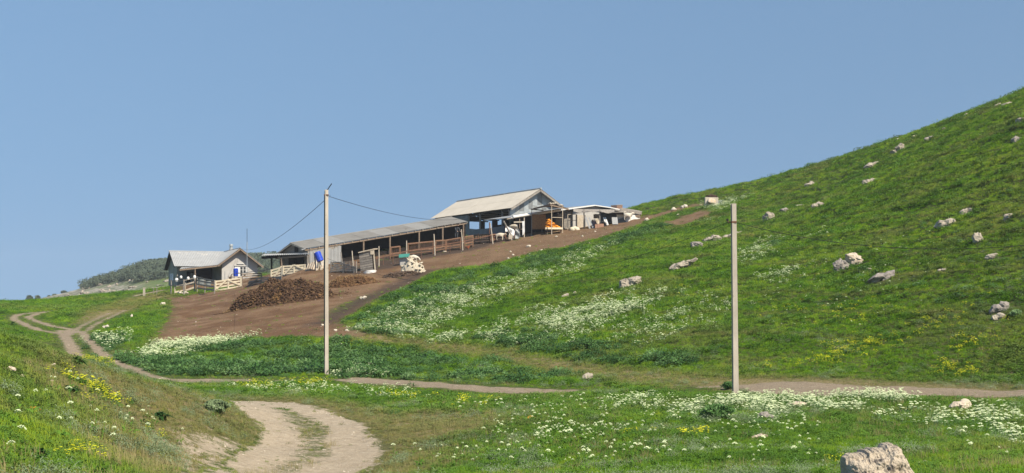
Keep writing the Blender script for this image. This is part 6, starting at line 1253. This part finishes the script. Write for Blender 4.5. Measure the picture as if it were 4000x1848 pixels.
# ------------------------------------------------------------------ trees of the far ridge and single plants
def tree_mesh(m, c, w, h, r, n, leaf_s, kt=.0):
    for _ in range(n):
        a = r.uniform(0, 6.283); q = r.random()**.5; z = r.uniform(-.9, 1); rr = math.sqrt(max(0, 1-z*z*.85))*q; k = 1+.3*math.sin(a*3+z*4)
        p = c+Vector((w/2*rr*math.cos(a)*k, w/2*rr*math.sin(a)*k, h*.58+z*h*.42)); s = leaf_s*r.uniform(.6, 1.4)
        u = Vector((r.gauss(0, 1), r.gauss(0, 1), r.gauss(0, 1))).normalized()*s; v = u.cross(Vector((r.gauss(0, 1), r.gauss(0, 1), r.gauss(0, 1)))).normalized()*s; m.add([p-u, p+v*.6, p+u, p-v*.6], [(0, 1, 2, 3)])
def build_trees():
    r = random.Random(21)
    def tree(px, base, w, h, label, group='small trees on the far ridge', n=260):
        Y = 425; u = (px-2000)/F; 
        # stand it on the far ridge: search the crest line in depth
        ys = np.linspace(330, 470, 60); hh = height(u*ys, ys); rows = HZ-(hh-CZ)/ys*F; k = int(np.argmin(np.abs(rows-base))); Y = ys[k]; g = Vector((u*Y, Y, hh[k])); W, H_ = w*Y/F, h*Y/F
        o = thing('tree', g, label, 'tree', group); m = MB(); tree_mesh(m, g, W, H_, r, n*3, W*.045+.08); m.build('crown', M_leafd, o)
        t = MB(); t.tube([g-Vector((0, 0, .3)), g+Vector((.05*W, 0, H_*.35)), g+Vector((0, 0, H_*.75))], [W*.05, W*.035, W*.012], 6); t.tube([g+Vector((.04*W, 0, H_*.3)), g+Vector((.25*W, 0, H_*.6))], [W*.03, W*.01], 5); t.build('trunk', M_bark, o)
    spots = [(60,1184,22,16,'faint bush at the far left end of the distant ridge'),(115,1174,24,24,'bare looking small tree left end of the distant ridge'),(147,1170,20,20,'second small tree right of the bare looking one on the ridge'),(192,1160,14,10,'low round bush on the distant ridge beside the paired small trees'),(214,1156,20,12,'low bush on the ridge right of the paired small trees'),(250,1146,22,14,'flat bush on the ridge where the hedge of bushes begins'),
             (330,1126,34,22,'wide bush in the middle of the ridge hedge'),(373,1117,18,28,'slim pale tree rising from the ridge hedge'),(398,1110,40,20,'broad bush right of the slim pale tree'),(440,1098,34,42,'tallest dark tree on the ridge left of the farmhouse'),(478,1090,40,24,'dark bush right of the tallest ridge tree'),(520,1080,44,26,'dense dark bush halfway between tallest tree and farmhouse'),(560,1070,44,26,'dense dark bush nearer the farmhouse on the ridge'),(612,1052,26,26,'bare topped tree just left of the farmhouse roof'),(640,1050,36,38,'round dark tree touching the farmhouse roof edge')]
    for px, b, w, h, lab in spots: tree(px, b+4, w, h, lab)
    for px, b, w, h, lab in ((285,1146,30,14,'low shrub between two wider ridge bushes'),(990,1012,40,24,'leftmost tree crown seen right of the farmhouse gable'),(1035,1010,40,24,'middle tree crown seen over the canopy gap'),(1080,1008,44,26,'rightmost tree crown meeting the canopy roof')): tree(px, b+6, w, h, lab)
    # wooded flank that reads as one mass
    m = MB()
    for _ in range(900):
        px = r.choice([r.uniform(330, 680), r.uniform(480, 680), r.uniform(960, 1230)]); u = (px-2000)/F; crest = np.interp(px, FARC[:, 0], FARC[:, 1]); Y = r.uniform(300, 430)
        z = float(height(u*Y, Y)); row = HZ-(z-CZ)/Y*F; lim = 48 if px < 800 else 48
        if row > crest+lim or (px < 700 and row > crest+9+lim*.85*sstep(430, 600, px)): continue
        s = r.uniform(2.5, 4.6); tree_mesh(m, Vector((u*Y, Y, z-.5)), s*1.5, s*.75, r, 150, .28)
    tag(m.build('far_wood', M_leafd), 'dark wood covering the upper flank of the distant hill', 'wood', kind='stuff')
    m = MB()
    for _ in range(240):
        px = r.uniform(150, 1100); u = (px-2000)/F; Y = r.uniform(255, 400); z = float(height(u*Y, Y)); row = HZ-(z-CZ)/Y*F; vs, f2 = rock_geo(r.uniform(.4, 1.6), .8, r.uniform(.3, .8), _, 1); m.add([Vector((u*Y, Y, z+.1))+v for v in vs], f2)
    tag(m.build('scree_stones', M_lime), 'grey stones scattered over the lower slope of the distant hill', 'stones', kind='stuff')
    # burdock plants and bushes near the viewer
    def plant(px, py, sc, label, seed, n=30, up=1.):
        g = gnd(px, py); o = thing('leafy_plant', g, label, 'plant'); rr = random.Random(seed); m = MB()
        for _ in range(n): a = rr.uniform(0, 6.28); leaf(m, rr, g+Vector((math.cos(a)*.03, math.sin(a)*.03, 0)), sc*rr.uniform(.6, 1.1), sc*rr.uniform(.16, .30), a, rr.uniform(.2, 1.35)*up, .45)
        m.build('leaves', M_burd, o); MB().tube([g, g+Vector((0, 0, sc*.55))], [.02*sc+.006, .008], 6).build('stem', M_herb, o)
    plant(622, 1640, .36, 'dark green broad leaved plant on the bank left of the dirt road', 1); plant(50, 1270, .5, 'tall leafy burdock at the left edge on top of the near mound', 2); plant(85, 1310, .45, 'leafy burdock below the tall one at the left edge', 3, 24); plant(150, 1795, .22, 'bright broad leaved plant at the bottom left corner', 4)
    plant(300, 1425, .34, 'dark leafy plant left of the upper yellow flowers on the mound', 5); plant(275, 1535, .28, 'dark leafy plant below the middle yellow flowers', 6)
    def bush(px, py, w, h, label, seed, mat=None, n=900):
        g = gnd(px, py); W, H_ = w*g.y/F, h*g.y/F; o = thing('shrub', g, label, 'shrub'); rr = random.Random(seed); m = MB(); tree_mesh(m, g-Vector((0, 0, H_*.16)), W, H_*1.1, rr, n, .035); m.build('foliage', mat or M_sage, o); MB().tube([g, g+Vector((0, 0, H_*.6))], [.015, .006], 5).build('stem', M_bark, o)
    bush(2800, 1640, 120, 62, 'dark grass tussock mound left of the lichened rock', 1, M_weed, 2600); bush(3030, 965, 60, 30, 'round dark shrub among white flowers right of the near pole', 2, M_weed); bush(3430, 564, 26, 16, 'small dark bush on the skyline left of the outcrop', 3, M_weed, 300)
    bush(845, 1610, 90, 50, 'grey green wormwood shrub at the tip of the bank beside the road', 4, M_sage, 2200); bush(2850, 1520, 60, 30, 'leafy clump at the foot of the near pole', 5, M_weed, 900); bush(3968, 1235, 40, 26, 'small dark bush at the right edge beside the pale rock', 6, M_weed, 500)
def straw_bits():
    for nm, cx, cy, w, h, n in (('muck_heap', 1095, 1150, 410, 118, 900), ('straw_muck_heap', 1375, 1100, 190, 50, 500)):
        o = bpy.data.objects.get(nm)
        if not o: continue
        c = o.location; W = w*c.y/F/2; D = W*.6; Hh = h*c.y/F*.58; r = random.Random(n); m = MB(); sd = 3 if nm == 'muck_heap' else 8
        for _ in range(n):
            a = r.uniform(0, 6.283); q = math.sqrt(r.random())*1.08; u, v = q*math.cos(a), q*math.sin(a); x, y = c.x+u*W, c.y+v*D; f = max(0., 1-q*q)**.7
            z = T(x, y)+f*Hh*(1+.35*mno.fractal(Vector((x, y, 0))*.9+Vector((sd, 0, 0)), .8, 2, 3))+.10+r.uniform(0, .12)*f; d = Vector((r.gauss(0, 1), r.gauss(0, 1), r.gauss(0, .5))).normalized()*r.uniform(.08, .22); m.bar(Vector((x, y, z))-d, Vector((x, y, z))+d, .02, .012)
        tag(m.build('straw', M_straw2, o), kind='stuff')
def build_haze():
    m = bpy.data.materials.new('haze'); m.use_nodes = True; nt = m.node_tree; nt.nodes.clear(); o = nt.nodes.new('ShaderNodeOutputMaterial'); v = nt.nodes.new('ShaderNodeVolumePrincipled')
    v.inputs['Color'].default_value = (.90, .93, .97, 1); v.inputs['Density'].default_value = HAZE; v.inputs['Anisotropy'].default_value = .2; nt.links.new(v.outputs[0], o.inputs['Volume'])
    h = MB(); h.box((0, 470, 10), (1900, 1120, 76)); b = h.build('haze', m); tag(b, 'thin pale blue air haze over the whole valley', 'haze', kind='stuff')
HAZE = .0003
def build_farm():
    build_haze()
    build_house(); build_long_barn(); build_big_barn(); build_sheds()
    heap('muck_heap', 1095, 1150, 410, 118, 100, 'large dark brown muck heap on the dirt yard left of the tall pole', M_muck, 'muck heap', 3, dep=.62, dens=5200, clod=.08, lift=.60, amp=.7)
    heap('straw_muck_heap', 1375, 1100, 190, 50, 105, 'lower reddish straw muck heap right of the tall pole', M_muck2, 'muck heap', 8, dep=.6, dens=1500, clod=.065, lift=.55)
    heap('fleece_heap', 1613, 1048, 98, 66, 112, 'pile of dirty white sheep fleeces beside the kennel', M_wool, 'fleece heap', 12, dep=.7, dens=34, clod=.13, lift=.80, amp=.9, crag=.1)
    heap('mud_heap', 1570, 1072, 150, 22, 110, 'low dark mud patch of clods around the fleece pile', M_peb2, 'mud heap', 14, dep=.6, dens=420, clod=.08, lift=.4)
    straw_bits(); build_animals(); build_poles(); build_trees()
# ------------------------------------------------------------------ assemble
all_rocks()
if 'build_farm' in globals(): build_farm()
plant_all()
